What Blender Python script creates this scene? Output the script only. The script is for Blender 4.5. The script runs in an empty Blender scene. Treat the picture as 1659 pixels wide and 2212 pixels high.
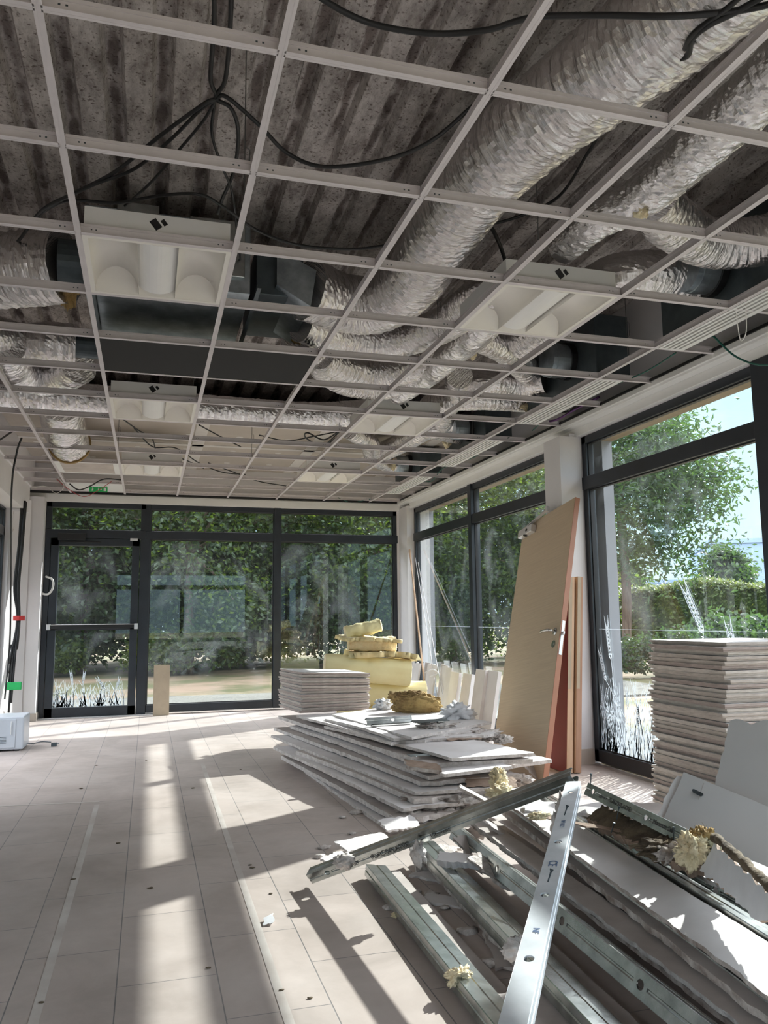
import bpy, bmesh, math, random
from mathutils import Vector, Matrix, noise
random.seed(7)
scene = bpy.context.scene
COL = scene.collection
D = bpy.data

# ---------------------------------------------------------------- camera
FPX, PITCH, YAW, ROLL = 1734.83, 0.132133, 0.285034, -0.0101486
EYE = Vector((0, 0, 1.08))
cy_, sy_, cp_, sp_ = math.cos(YAW), math.sin(YAW), math.cos(PITCH), math.sin(PITCH)
FW = Vector((sy_*cp_, cy_*cp_, sp_)); _r = Vector((cy_, -sy_, 0)); _u = _r.cross(FW)
RT = _r*math.cos(ROLL)+_u*math.sin(ROLL); UP = -_r*math.sin(ROLL)+_u*math.cos(ROLL)
cam = D.objects.new('camera', D.cameras.new('camera')); COL.objects.link(cam)
cam.data.sensor_fit = 'HORIZONTAL'; cam.data.sensor_width = 36; cam.data.lens = 36*FPX/1659
cam.data.clip_end = 300; cam.data.clip_start = 0.05
m3 = Matrix((RT, UP, -FW)).transposed()
cam.matrix_world = Matrix.Translation(EYE) @ m3.to_4x4()
scene.camera = cam

# ---------------------------------------------------------------- light
SUN_DIR = Vector((1, .62, .71)).normalized()
sun = D.objects.new('sun', D.lights.new('sun', 'SUN')); COL.objects.link(sun)
sun.data.energy = 7.2; sun.data.angle = 0.011; sun.data.color = (1, .965, .91)
sun.rotation_euler = SUN_DIR.to_track_quat('Z', 'Y').to_euler()
sun.location = SUN_DIR*60
w = D.worlds.new('world'); scene.world = w; w.use_nodes = True
nt = w.node_tree; nt.nodes.clear()
bg = nt.nodes.new('ShaderNodeBackground'); out = nt.nodes.new('ShaderNodeOutputWorld')
tc = nt.nodes.new('ShaderNodeTexCoord'); sep = nt.nodes.new('ShaderNodeSeparateXYZ')
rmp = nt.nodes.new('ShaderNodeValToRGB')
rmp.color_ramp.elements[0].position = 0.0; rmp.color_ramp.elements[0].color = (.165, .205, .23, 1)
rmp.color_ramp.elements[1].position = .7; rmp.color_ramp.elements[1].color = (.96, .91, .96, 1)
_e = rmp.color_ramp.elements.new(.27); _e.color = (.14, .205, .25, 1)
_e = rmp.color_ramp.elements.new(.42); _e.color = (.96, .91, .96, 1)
nz = nt.nodes.new('ShaderNodeTexNoise'); nz.inputs['Scale'].default_value = 2.2; nz.inputs['Detail'].default_value = 6
cr = nt.nodes.new('ShaderNodeValToRGB'); cr.color_ramp.elements[0].position = .5; cr.color_ramp.elements[1].position = .75
mx = nt.nodes.new('ShaderNodeMixRGB'); mx.inputs[2].default_value = (.9, .95, 1, 1); mx.blend_type = 'MIX'
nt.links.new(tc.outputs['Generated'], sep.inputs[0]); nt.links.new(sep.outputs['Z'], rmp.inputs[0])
nt.links.new(tc.outputs['Generated'], nz.inputs[0]); nt.links.new(nz.outputs[0], cr.inputs[0])
cm = nt.nodes.new('ShaderNodeMath'); cm.operation = 'MULTIPLY'; cm.inputs[1].default_value = .10; nt.links.new(cr.outputs[0], cm.inputs[0]); nt.links.new(cm.outputs[0], mx.inputs[0]); nt.links.new(rmp.outputs[0], mx.inputs[1])
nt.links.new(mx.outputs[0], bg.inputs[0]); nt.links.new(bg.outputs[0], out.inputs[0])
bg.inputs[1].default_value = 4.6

scene.view_settings.view_transform = 'Standard'; scene.view_settings.look = 'None'
scene.view_settings.gamma = 1; scene.view_settings.use_curve_mapping = False
scene.view_settings.exposure = 0.5
scene.cycles.max_bounces = 10; scene.cycles.diffuse_bounces = 6; scene.cycles.transparent_max_bounces = 16
scene.cycles.sample_clamp_indirect = 8; scene.cycles.use_denoising = True
scene.cycles.caustics_reflective = False; scene.cycles.caustics_refractive = False

# ---------------------------------------------------------------- measuring helpers
def ray(px, py): return FW + RT*((px-829.5)/FPX) - UP*((py-1106)/FPX)
def atz(px, py, z): d = ray(px, py); return EYE + d*((z-EYE.z)/d.z)
def aty(px, py, y): d = ray(px, py); return EYE + d*(y/d.y)
def atx(px, py, x): d = ray(px, py); return EYE + d*(x/d.x)
def atw(px, py, w_): return EYE + ray(px, py)*w_

# ---------------------------------------------------------------- materials
def new_mat(name):
    m = D.materials.new(name); m.use_nodes = True
    return m, m.node_tree, m.node_tree.nodes['Principled BSDF']
def N(nt, t, **kw):
    n = nt.nodes.new('ShaderNode'+t)
    for k, v in kw.items():
        if k in n.inputs.keys(): n.inputs[k].default_value = v
        else: setattr(n, k, v)
    return n
def mat(name, col, rough=.6, metal=0, var=.12, scale=8, bump=0, bscale=60, stretch=(1, 1, 1), col2=None, lo=.35, hi=.65, spec=.5, coords='Object', detail=5):
    m, nt, b = new_mat(name)
    tc = N(nt, 'TexCoord'); mp = N(nt, 'Mapping'); mp.inputs['Scale'].default_value = stretch
    nt.links.new(tc.outputs[coords], mp.inputs[0])
    n = N(nt, 'TexNoise', Scale=scale, Detail=detail, Roughness=.6); nt.links.new(mp.outputs[0], n.inputs[0])
    r = N(nt, 'ValToRGB'); e = r.color_ramp.elements
    e[0].position = lo; e[1].position = hi
    c2 = col2 or tuple(c*(1-var) for c in col)
    e[0].color = (*c2, 1); e[1].color = (*col, 1)
    nt.links.new(n.outputs[0], r.inputs[0]); nt.links.new(r.outputs[0], b.inputs['Base Color'])
    b.inputs['Roughness'].default_value = rough; b.inputs['Metallic'].default_value = metal
    b.inputs['Specular IOR Level'].default_value = spec
    if bump:
        n2 = N(nt, 'TexNoise', Scale=bscale, Detail=4); nt.links.new(mp.outputs[0], n2.inputs[0])
        bp = N(nt, 'Bump', Strength=bump, Distance=.01); nt.links.new(n2.outputs[0], bp.inputs['Height'])
        nt.links.new(bp.outputs[0], b.inputs['Normal'])
    return m
M = {}
M['white'] = mat('white_paint', (.80, .80, .80), .5, var=.05, scale=3)
M['wall'] = mat('wall_paint', (.75, .735, .755), .7, var=.07, scale=2, bump=.05, bscale=120)
M['grid'] = mat('ceiling_grid_white', (.67, .63, .655), .45, var=.10, scale=12)
M['frame'] = mat('anthracite_frame', (.022, .028, .038), .35, var=.3, scale=6, bump=.03, bscale=400)
M['black'] = mat('black_plastic', (.010, .010, .012), .5, var=.3)
M['cable'] = mat('black_cable_sheath', (.012, .012, .014), .5, var=.3, scale=30)
M['green_cable'] = mat('green_cable_sheath', (.01, .11, .085), .4, var=.3, scale=30)
M['violet_cable'] = mat('violet_cable_sheath', (.12, .03, .16), .4, var=.3, scale=30)
M['red_cable'] = mat('red_cable_sheath', (.45, .04, .05), .4, var=.3, scale=30)
M['white_cable'] = mat('white_cable_sheath', (.75, .74, .72), .4, var=.1, scale=30)
M['blackpanel'] = mat('black_ceiling_tile', (.006, .006, .007), .8, var=.3, scale=60)
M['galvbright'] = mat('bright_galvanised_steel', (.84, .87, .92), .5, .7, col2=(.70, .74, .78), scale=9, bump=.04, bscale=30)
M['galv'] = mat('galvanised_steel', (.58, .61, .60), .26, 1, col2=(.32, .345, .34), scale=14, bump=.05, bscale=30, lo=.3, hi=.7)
M['galvblue'] = mat('galvanised_sheet', (.50, .56, .60), .42, 1, col2=(.26, .30, .33), scale=7, bump=.06, bscale=12)
M['darksteel'] = mat('dark_steel', (.10, .125, .14), .45, .6, var=.4, scale=6)
M['rod'] = mat('zinc_rod', (.2, .2, .2), .4, .8, var=.3)
M['paper'] = mat('plasterboard_paper', (.80, .77, .765), .75, col2=(.68, .645, .63), scale=3.5, lo=.3, hi=.62, bump=.04, bscale=200)
M['papergrey'] = mat('plasterboard_grey_paper', (.56, .505, .475), .8, col2=(.43, .38, .355), scale=5, bump=.05, bscale=150)
M['core'] = mat('gypsum_core', (.74, .69, .66), .9, col2=(.50, .45, .42), scale=26, bump=.6, bscale=90)
M['torn'] = mat('torn_paper', (.72, .67, .63), .9, col2=(.30, .24, .21), scale=18, bump=.8, bscale=60)
M['brownpaper'] = mat('brown_backing_paper', (.42, .31, .24), .9, col2=(.28, .2, .15), scale=14, bump=.4, bscale=60)
M['tileface'] = mat('ceiling_tile_face', (.78, .77, .76), .85, var=.08, scale=40, bump=.2, bscale=300)
M['tilecore'] = mat('ceiling_tile_edge', (.62, .545, .49), .9, col2=(.46, .40, .355), scale=22, stretch=(1, 1, 6), bump=.12, bscale=90)
M['tilecore2'] = mat('ceiling_tile_edge_pale', (.70, .635, .575), .9, col2=(.55, .49, .44), scale=22, stretch=(1, 1, 6), bump=.12, bscale=90)
M['tilecore3'] = mat('ceiling_tile_edge_pinkish', (.50, .415, .38), .9, col2=(.37, .30, .27), scale=22, stretch=(1, 1, 6), bump=.12, bscale=90)
M['wool'] = mat('yellow_glass_wool', (.88, .76, .42), .95, col2=(.80, .64, .34), scale=6, bump=.5, bscale=40)
M['woolface'] = mat('yellow_facing', (.88, .80, .46), .8, col2=(.84, .74, .40), scale=5, bump=.15, bscale=14)
M['woolpale'] = mat('pale_glass_wool', (.90, .81, .57), .95, col2=(.80, .65, .42), scale=12, bump=.8, bscale=50)
M['woolbrown'] = mat('soiled_glass_wool', (.48, .34, .14), .95, col2=(.20, .12, .05), scale=7, bump=.9, bscale=50)
M['rock'] = mat('rock_wool', (.20, .155, .10), .95, col2=(.07, .05, .035), scale=11, bump=1, bscale=45)
M['doorwood'] = mat('light_oak_veneer', (.68, .53, .37), .42, col2=(.61, .465, .32), scale=5, stretch=(1, .6, 22), bump=.02, bscale=60)
M['dooredge'] = mat('reddish_door_lipping', (.44, .20, .12), .5, col2=(.36, .16, .09), scale=6, stretch=(1, 1, .4))
M['reddoor'] = mat('red_lacquer', (.15, .003, .006), .6, var=.15, scale=3)
M['pine'] = mat('raw_pine', (.62, .42, .28), .7, col2=(.50, .32, .20), scale=5, stretch=(6, 6, .5))
M['pine2'] = mat('brown_lumber', (.45, .26, .17), .7, col2=(.36, .20, .13), scale=5, stretch=(6, 6, .5))
M['melamine'] = mat('white_melamine', (.63, .61, .60), .4, var=.06, scale=2)
M['chrome'] = mat('satin_chrome', (.62, .62, .62), .22, 1, var=.05)
M['alu'] = mat('pale_aluminium', (.75, .75, .76), .35, .7, var=.08)
M['soffit'] = mat('timber_soffit', (.36, .26, .17), .6, col2=(.29, .205, .13), scale=6, stretch=(4, .3, 1))
M['gypceil'] = mat('bare_plasterboard_ceiling', (.52, .465, .41), .8, var=.08, scale=4)
M['plaster'] = mat('joint_plaster', (.70, .67, .64), .85, var=.1, scale=8)
M['render'] = mat('broken_plaster', (.55, .47, .40), .95, col2=(.25, .2, .17), scale=22, bump=1, bscale=40)
M['facade'] = mat('grey_facade', (.30, .31, .34), .8, var=.06, scale=3)
M['residue'] = mat('adhesive_residue', (.64, .60, .56), .5, col2=(.50, .445, .41), scale=4)
M['skirt'] = mat('tile_skirting', (.50, .44, .39), .4, var=.1, scale=5)
M['applwhite'] = mat('appliance_white', (.62, .66, .72), .3, var=.04, scale=2)
M['beige'] = mat('beige_board', (.46, .37, .27), .7, var=.1, scale=10)
M['green'] = mat('green_plastic', (.02, .45, .12), .5, var=.2)
M['redp'] = mat('red_plastic', (.55, .03, .03), .5, var=.2)
M['bark'] = mat('tree_bark', (.16, .12, .09), .95, col2=(.07, .05, .04), scale=6, stretch=(3, 3, .6), bump=.8, bscale=20)
M['earth'] = mat('dry_earth', (.25, .185, .13), .95, col2=(.09, .095, .04), scale=.55, lo=.42, hi=.6, bump=.5, bscale=12, detail=8)
M['gravel'] = mat('gravel', (.16, .16, .14), .95, col2=(.08, .08, .07), scale=30, bump=.8, bscale=50)
M['blueclad'] = mat('pale_blue_cladding', (.30, .42, .62), .6, var=.05, scale=1)
M['ink'] = mat('black_ink', (.02, .02, .025), .6, var=.2)
M['blueink'] = mat('blue_ink', (.10, .16, .30), .6, var=.2)
M['decal'] = mat('white_vinyl', (.86, .90, .93), .6, var=.04)
_nt = M['decal'].node_tree; _t = N(_nt, 'BsdfTranslucent'); _t.inputs[0].default_value = (.85, .9, .95, 1); _m = N(_nt, 'MixShader'); _m.inputs[0].default_value = .5
_nt.links.new(_nt.nodes['Principled BSDF'].outputs[0], _m.inputs[1]); _nt.links.new(_t.outputs[0], _m.inputs[2]); _nt.links.new(_m.outputs[0], _nt.nodes['Material Output'].inputs[0])
M['blade'] = mat('luminaire_white', (.80, .775, .735), .4, var=.03)
M['perf'] = mat('lamp_cover_white', (.84, .84, .84), .45, var=.03)
M['dust'] = mat('dust_sheet', (.82, .83, .86), .5, var=.1, scale=9, bump=.6, bscale=9)

def leaf_mat(name, c1, c2, tr):
    m, nt, b = new_mat(name)
    tc = N(nt, 'TexCoord'); n = N(nt, 'TexNoise', Scale=3.0, Detail=3); r = N(nt, 'ValToRGB')
    nt.links.new(tc.outputs['Object'], n.inputs[0]); nt.links.new(n.outputs[0], r.inputs[0])
    r.color_ramp.elements[0].position = .35; r.color_ramp.elements[1].position = .65
    r.color_ramp.elements[0].color = (*c1, 1); r.color_ramp.elements[1].color = (*c2, 1)
    nt.links.new(r.outputs[0], b.inputs['Base Color']); b.inputs['Roughness'].default_value = .45
    t = N(nt, 'BsdfTranslucent'); t.inputs[0].default_value = (*tr, 1)
    mixs = N(nt, 'MixShader'); mixs.inputs[0].default_value = .38
    o = nt.nodes['Material Output']
    nt.links.new(b.outputs[0], mixs.inputs[1]); nt.links.new(t.outputs[0], mixs.inputs[2]); nt.links.new(mixs.outputs[0], o.inputs[0])
    return m
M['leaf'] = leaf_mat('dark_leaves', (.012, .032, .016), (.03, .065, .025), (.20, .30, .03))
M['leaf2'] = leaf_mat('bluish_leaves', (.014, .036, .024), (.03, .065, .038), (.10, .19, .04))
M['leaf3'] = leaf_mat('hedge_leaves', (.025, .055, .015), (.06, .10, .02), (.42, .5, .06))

def glass_mat():
    m, nt, b = new_mat('window_glass'); nt.nodes.remove(b)
    o = nt.nodes['Material Output']
    fr = N(nt, 'Fresnel', IOR=1.5); gl = N(nt, 'BsdfGlossy'); gl.inputs['Roughness'].default_value = 0.0
    gl.inputs['Color'].default_value = (.9, .97, 1, 1)
    tr = N(nt, 'BsdfTransparent'); tr.inputs[0].default_value = (.93, .975, .98, 1)
    geo = N(nt, 'NewGeometry'); inv = N(nt, 'Math', operation='SUBTRACT'); inv.inputs[0].default_value = 1; nt.links.new(geo.outputs['Backfacing'], inv.inputs[1])
    fm = N(nt, 'Math', operation='MULTIPLY'); nt.links.new(fr.outputs[0], fm.inputs[0]); nt.links.new(inv.outputs[0], fm.inputs[1])
    fm2 = N(nt, 'Math', operation='MULTIPLY'); fm2.inputs[1].default_value = 1.5; nt.links.new(fm.outputs[0], fm2.inputs[0])
    mx1 = N(nt, 'MixShader'); nt.links.new(fm2.outputs[0], mx1.inputs[0])
    nt.links.new(tr.outputs[0], mx1.inputs[1]); nt.links.new(gl.outputs[0], mx1.inputs[2])
    # dusty smears on the pane
    tc = N(nt, 'TexCoord'); mp = N(nt, 'Mapping'); nt.links.new(tc.outputs['Object'], mp.inputs[0]); mp.inputs['Scale'].default_value = (1, 1, .6)
    n = N(nt, 'TexNoise', Scale=1.6, Detail=7, Distortion=2.4); nt.links.new(mp.outputs[0], n.inputs[0])
    r = N(nt, 'ValToRGB'); r.color_ramp.elements[0].position = .5; r.color_ramp.elements[1].position = .82
    r.color_ramp.elements[0].color = (.004, .004, .004, 1); r.color_ramp.elements[1].color = (.06, .06, .06, 1)
    nt.links.new(n.outputs[0], r.inputs[0])
    df = N(nt, 'BsdfTranslucent'); df.inputs[0].default_value = (.75, .82, .9, 1)
    d2 = N(nt, 'BsdfDiffuse'); d2.inputs[0].default_value = (.75, .82, .9, 1)
    md = N(nt, 'MixShader'); md.inputs[0].default_value = .5
    nt.links.new(df.outputs[0], md.inputs[1]); nt.links.new(d2.outputs[0], md.inputs[2])
    mx2 = N(nt, 'MixShader'); nt.links.new(r.outputs[0], mx2.inputs[0])
    nt.links.new(mx1.outputs[0], mx2.inputs[1]); nt.links.new(md.outputs[0], mx2.inputs[2]); nt.links.new(mx2.outputs[0], o.inputs[0])
    return m
M['glass'] = glass_mat()

def foil_mat(name, c, rough, us, vs, bump):
    m, nt, b = new_mat(name)
    uv = N(nt, 'UVMap'); mp = N(nt, 'Mapping'); mp.inputs['Scale'].default_value = (us, vs, 1)
    nt.links.new(uv.outputs[0], mp.inputs[0])
    n = N(nt, 'TexNoise', Scale=1, Detail=6, Roughness=.65, Distortion=.6); nt.links.new(mp.outputs[0], n.inputs[0])
    v = N(nt, 'TexVoronoi', Scale=.8); nt.links.new(mp.outputs[0], v.inputs[0])
    v2 = N(nt, 'TexVoronoi', Scale=.33); nt.links.new(mp.outputs[0], v2.inputs[0]); a0_ = N(nt, 'Math', operation='MULTIPLY_ADD'); a0_.inputs[1].default_value = 1.6
    nt.links.new(v2.outputs['Distance'], a0_.inputs[0]); nt.links.new(v.outputs['Distance'], a0_.inputs[2])
    ad = N(nt, 'Math', operation='ADD'); nt.links.new(n.outputs[0], ad.inputs[0]); nt.links.new(a0_.outputs[0], ad.inputs[1])
    bp = N(nt, 'Bump', Strength=bump, Distance=.010); nt.links.new(ad.outputs[0], bp.inputs['Height'])
    nt.links.new(bp.outputs[0], b.inputs['Normal'])
    b.inputs['Base Color'].default_value = (*c, 1); b.inputs['Metallic'].default_value = .93; b.inputs['Roughness'].default_value = rough
    return m
M['foil'] = foil_mat('aluminium_foil', (.72, .69, .69), .20, 75, 9, .5)
M['foil2'] = foil_mat('crumpled_aluminium_foil', (.80, .78, .79), .16, 26, 13, .6)

def floor_mat():
    m, nt, b = new_mat('stone_floor_tiles')
    tc = N(nt, 'TexCoord'); sp = N(nt, 'SeparateXYZ'); cb = N(nt, 'CombineXYZ')
    nt.links.new(tc.outputs['Object'], sp.inputs[0])
    ax = N(nt, 'Math', operation='ADD'); ax.inputs[1].default_value = .06+.295*20
    ay = N(nt, 'Math', operation='ADD'); ay.inputs[1].default_value = -2.385+.59*20
    nt.links.new(sp.outputs['X'], ax.inputs[0]); nt.links.new(sp.outputs['Y'], ay.inputs[0])
    nt.links.new(ay.outputs[0], cb.inputs['X']); nt.links.new(ax.outputs[0], cb.inputs['Y'])
    br = N(nt, 'TexBrick'); nt.links.new(cb.outputs[0], br.inputs['Vector'])
    br.inputs['Scale'].default_value = 1; br.inputs['Brick Width'].default_value = .59; br.inputs['Row Height'].default_value = .295
    br.inputs['Mortar Size'].default_value = .0022; br.inputs['Mortar Smooth'].default_value = .3; br.offset = .5
    br.inputs['Color1'].default_value = (.55, .475, .435, 1); br.inputs['Color2'].default_value = (.50, .435, .40, 1)
    br.inputs['Mortar'].default_value = (.20, .19, .19, 1)
    n = N(nt, 'TexNoise', Scale=2.2, Detail=9, Roughness=.65, Distortion=.5); nt.links.new(tc.outputs['Object'], n.inputs[0])
    r = N(nt, 'ValToRGB'); r.color_ramp.elements[0].position = .32; r.color_ramp.elements[1].position = .66
    r.color_ramp.elements[0].color = (.76, .75, .74, 1); r.color_ramp.elements[1].color = (1.06, 1.05, 1.05, 1)
    nt.links.new(n.outputs[0], r.inputs[0])
    mu = N(nt, 'MixRGB', blend_type='MULTIPLY'); mu.inputs[0].default_value = 1
    nt.links.new(br.outputs[0], mu.inputs[1]); nt.links.new(r.outputs[0], mu.inputs[2])
    # plaster dust lying over the tiles
    n2 = N(nt, 'TexNoise', Scale=1.1, Detail=10, Roughness=.7); nt.links.new(tc.outputs['Object'], n2.inputs[0])
    r2 = N(nt, 'ValToRGB'); r2.color_ramp.elements[0].position = .45; r2.color_ramp.elements[1].position = .75
    r2.color_ramp.elements[0].color = (0, 0, 0, 1); r2.color_ramp.elements[1].color = (.55, .55, .55, 1)
    nt.links.new(n2.outputs[0], r2.inputs[0])
    m2 = N(nt, 'MixRGB'); m2.inputs[2].default_value = (.60, .545, .515, 1)
    nt.links.new(r2.outputs[0], m2.inputs[0]); nt.links.new(mu.outputs[0], m2.inputs[1]); nt.links.new(m2.outputs[0], b.inputs['Base Color'])
    b.inputs['Roughness'].default_value = .42; b.inputs['Specular IOR Level'].default_value = .45
    n3 = N(nt, 'TexNoise', Scale=18, Detail=4); nt.links.new(tc.outputs['Object'], n3.inputs[0])
    r3 = N(nt, 'MapRange'); r3.inputs['To Min'].default_value = .33; r3.inputs['To Max'].default_value = .6
    nt.links.new(n3.outputs[0], r3.inputs[0]); nt.links.new(r3.outputs[0], b.inputs['Roughness'])
    bp = N(nt, 'Bump', Strength=.35, Distance=.002, invert=True); nt.links.new(br.outputs['Fac'], bp.inputs['Height'])
    nt.links.new(bp.outputs[0], b.inputs['Normal'])
    return m
M['floor'] = floor_mat()

def deck_mat():
    m, nt, b = new_mat('flocked_steel_deck')
    tc = N(nt, 'TexCoord')
    mp = N(nt, 'Mapping'); mp.inputs['Scale'].default_value = (1, .45, 1); nt.links.new(tc.outputs['Object'], mp.inputs[0])
    n = N(nt, 'TexNoise', Scale=9, Detail=8, Roughness=.75); nt.links.new(mp.outputs[0], n.inputs[0])
    r = N(nt, 'ValToRGB'); r.color_ramp.elements[0].position = .36; r.color_ramp.elements[1].position = .60
    r.color_ramp.elements[0].color = (.23, .20, .19, 1); r.color_ramp.elements[1].color = (.62, .575, .56, 1)
    nt.links.new(n.outputs[0], r.inputs[0])
    s = N(nt, 'TexNoise', Scale=70, Detail=3); nt.links.new(tc.outputs['Object'], s.inputs[0])
    r2 = N(nt, 'ValToRGB'); r2.color_ramp.elements[0].position = .33; r2.color_ramp.elements[1].position = .42
    r2.color_ramp.elements[0].color = (.25, .2, .18, 1); r2.color_ramp.elements[1].color = (1, 1, 1, 1)
    nt.links.new(s.outputs[0], r2.inputs[0])
    mu = N(nt, 'MixRGB', blend_type='MULTIPLY'); mu.inputs[0].default_value = .8
    nt.links.new(r.outputs[0], mu.inputs[1]); nt.links.new(r2.outputs[0], mu.inputs[2])
    # darker grey-brown streak along the groove of every rib
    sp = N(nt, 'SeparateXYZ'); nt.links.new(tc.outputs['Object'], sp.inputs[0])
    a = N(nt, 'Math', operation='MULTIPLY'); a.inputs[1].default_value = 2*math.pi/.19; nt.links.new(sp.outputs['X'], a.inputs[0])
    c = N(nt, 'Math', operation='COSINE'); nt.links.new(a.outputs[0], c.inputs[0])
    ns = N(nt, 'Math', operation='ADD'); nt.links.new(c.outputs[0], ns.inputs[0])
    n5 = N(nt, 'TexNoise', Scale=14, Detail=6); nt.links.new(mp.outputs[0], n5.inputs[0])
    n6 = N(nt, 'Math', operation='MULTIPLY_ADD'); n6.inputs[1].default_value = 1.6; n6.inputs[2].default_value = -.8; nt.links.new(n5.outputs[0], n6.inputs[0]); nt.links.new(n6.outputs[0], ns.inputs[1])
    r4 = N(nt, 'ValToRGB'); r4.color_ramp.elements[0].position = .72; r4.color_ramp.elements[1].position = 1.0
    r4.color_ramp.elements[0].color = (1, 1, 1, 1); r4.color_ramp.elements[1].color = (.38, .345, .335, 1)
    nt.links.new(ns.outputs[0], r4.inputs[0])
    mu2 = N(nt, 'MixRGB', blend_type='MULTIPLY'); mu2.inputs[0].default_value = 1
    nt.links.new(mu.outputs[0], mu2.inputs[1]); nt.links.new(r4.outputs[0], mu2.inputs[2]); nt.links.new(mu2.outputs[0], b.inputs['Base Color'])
    b.inputs['Roughness'].default_value = .95
    bp = N(nt, 'Bump', Strength=.8, Distance=.02); nt.links.new(n.outputs[0], bp.inputs['Height']); nt.links.new(bp.outputs[0], b.inputs['Normal'])
    return m
M['deck'] = deck_mat()

# ---------------------------------------------------------------- mesh helpers
class MB:
    def __init__(s): s.v = []; s.f = []; s.mi = []; s.uv = {}
    def quad(s, a, b, c, d, mi=0):
        i = len(s.v); s.v += [tuple(a), tuple(b), tuple(c), tuple(d)]; s.f.append((i, i+1, i+2, i+3)); s.mi.append(mi)
    def poly(s, pts, mi=0):
        i = len(s.v); s.v += [tuple(p) for p in pts]; s.f.append(tuple(range(i, i+len(pts)))); s.mi.append(mi)
    def box(s, lo, hi, mi=0, T=None):
        x0, y0, z0 = lo; x1, y1, z1 = hi
        P = [Vector(p) for p in ((x0,y0,z0),(x1,y0,z0),(x1,y1,z0),(x0,y1,z0),(x0,y0,z1),(x1,y0,z1),(x1,y1,z1),(x0,y1,z1))]
        if T is not None: P = [T @ p for p in P]
        i = len(s.v); s.v += [tuple(p) for p in P]
        for f in ((3,2,1,0),(4,5,6,7),(0,1,5,4),(1,2,6,5),(2,3,7,6),(3,0,4,7)):
            s.f.append(tuple(i+k for k in f)); s.mi.append(mi)
    def beam(s, p0, p1, wd, ht, up=(0,0,1), mi=0):
        p0, p1 = Vector(p0), Vector(p1); d = (p1-p0).normalized(); sd = d.cross(Vector(up)).normalized(); n = sd.cross(d)
        T = Matrix((( d.x, sd.x, n.x, p0.x),(d.y, sd.y, n.y, p0.y),(d.z, sd.z, n.z, p0.z),(0,0,0,1)))
        s.box((0,-wd/2,-ht/2), ((p1-p0).length, wd/2, ht/2), mi, T)
    def tube(s, pts, r, n=8, cap=True, mi=0, uv=False, disp=None):
        pts = [Vector(p) for p in pts]; base = len(s.v); L = 0; prev = None; nrm = None
        for k, p in enumerate(pts):
            t = (pts[min(k+1, len(pts)-1)]-pts[max(k-1, 0)]).normalized()
            if nrm is None:
                nrm = t.orthogonal().normalized()
            else: nrm = (nrm - t*nrm.dot(t)).normalized()
            bn = t.cross(nrm)
            if k: L += (p-pts[k-1]).length
            rr = r[k] if isinstance(r, (list, tuple)) else r
            for j in range(n):
                a = 2*math.pi*j/n; q = nrm*math.cos(a)+bn*math.sin(a)
                r2 = rr*(1+(disp(L, a, p+q*rr) if disp else 0))
                s.v.append(tuple(p+q*r2))
            if uv: s.uv[k] = L
        for k in range(len(pts)-1):
            for j in range(n):
                a = base+k*n+j; b = base+k*n+(j+1) % n
                s.f.append((a, b, b+n, a+n)); s.mi.append(mi)
                if uv: s.uv[len(s.f)-1+1000000] = (s.uv[k], s.uv[k+1], j/n, (j+1)/n)
        if cap:
            s.f.append(tuple(base+j for j in range(n))[::-1]); s.mi.append(mi)
            s.f.append(tuple(base+(len(pts)-1)*n+j for j in range(n))); s.mi.append(mi)
    def disc(s, c, ax, r, n=16, th=.004, mi=0):
        c = Vector(c); ax = Vector(ax).normalized(); s.tube([c-ax*th/2, c+ax*th/2], r, n, True, mi)
    def build(s, name, mats, parent=None, smooth=False, solid=0, bevel=0):
        me = D.meshes.new(name); me.from_pydata(s.v, [], s.f)
        if not isinstance(mats, (list, tuple)): mats = [mats]
        for m in mats: me.materials.append(m)
        me.polygons.foreach_set('material_index', s.mi)
        if s.uv:
            ul = me.uv_layers.new(name='UVMap')
            for p in me.polygons:
                q = s.uv.get(p.index+1000000)
                if q:
                    li = p.loop_start
                    for k, c in enumerate(((q[0], q[2]), (q[0], q[3]), (q[1], q[3]), (q[1], q[2]))): ul.data[li+k].uv = c
        if smooth:
            if not s.uv:
                bm = bmesh.new(); bm.from_mesh(me); bmesh.ops.remove_doubles(bm, verts=bm.verts, dist=1e-6); bm.to_mesh(me); bm.free()
            me.polygons.foreach_set('use_smooth', [True]*len(me.polygons))
        me.update()
        o = D.objects.new(name, me); COL.objects.link(o)
        if parent: o.parent = parent
        if solid:
            md = o.modifiers.new('thickness', 'SOLIDIFY'); md.thickness = solid; md.offset = 0
        if bevel:
            md = o.modifiers.new('bevel', 'BEVEL'); md.width = bevel; md.segments = 2; md.limit_method = 'ANGLE'
        return o
def tag(o, label, cat, group=None, kind=None):
    o['label'] = label; o['category'] = cat
    if group: o['group'] = group
    if kind: o['kind'] = kind
    return o
def struct(o, label=None, cat=None):
    o['kind'] = 'structure'
    if label: o['label'] = label
    if cat: o['category'] = cat
    return o
def empty(name, loc=(0,0,0), rz=0):
    o = D.objects.new(name, None); COL.objects.link(o); o.location = loc; o.rotation_euler = (0,0,rz); o.empty_display_size = .05
    return o
def copy_tree(o, parent=None):
    c = o.copy(); COL.objects.link(c); c.parent = parent
    for ch in [x for x in D.objects if x.parent == o]: copy_tree(ch, c)
    return c
def spline(pts, n=8):
    pts = [Vector(p) for p in pts]; P = [2*pts[0]-pts[1]]+pts+[2*pts[-1]-pts[-2]]; o = []
    for i in range(1, len(P)-2):
        for k in range(n):
            t = k/n; a, b, c, d = P[i-1], P[i], P[i+1], P[i+2]
            o.append(.5*((2*b)+(c-a)*t+(2*a-5*b+4*c-d)*t*t+(3*b-3*c+d-a)*t**3))
    o.append(pts[-1]); return o
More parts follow.
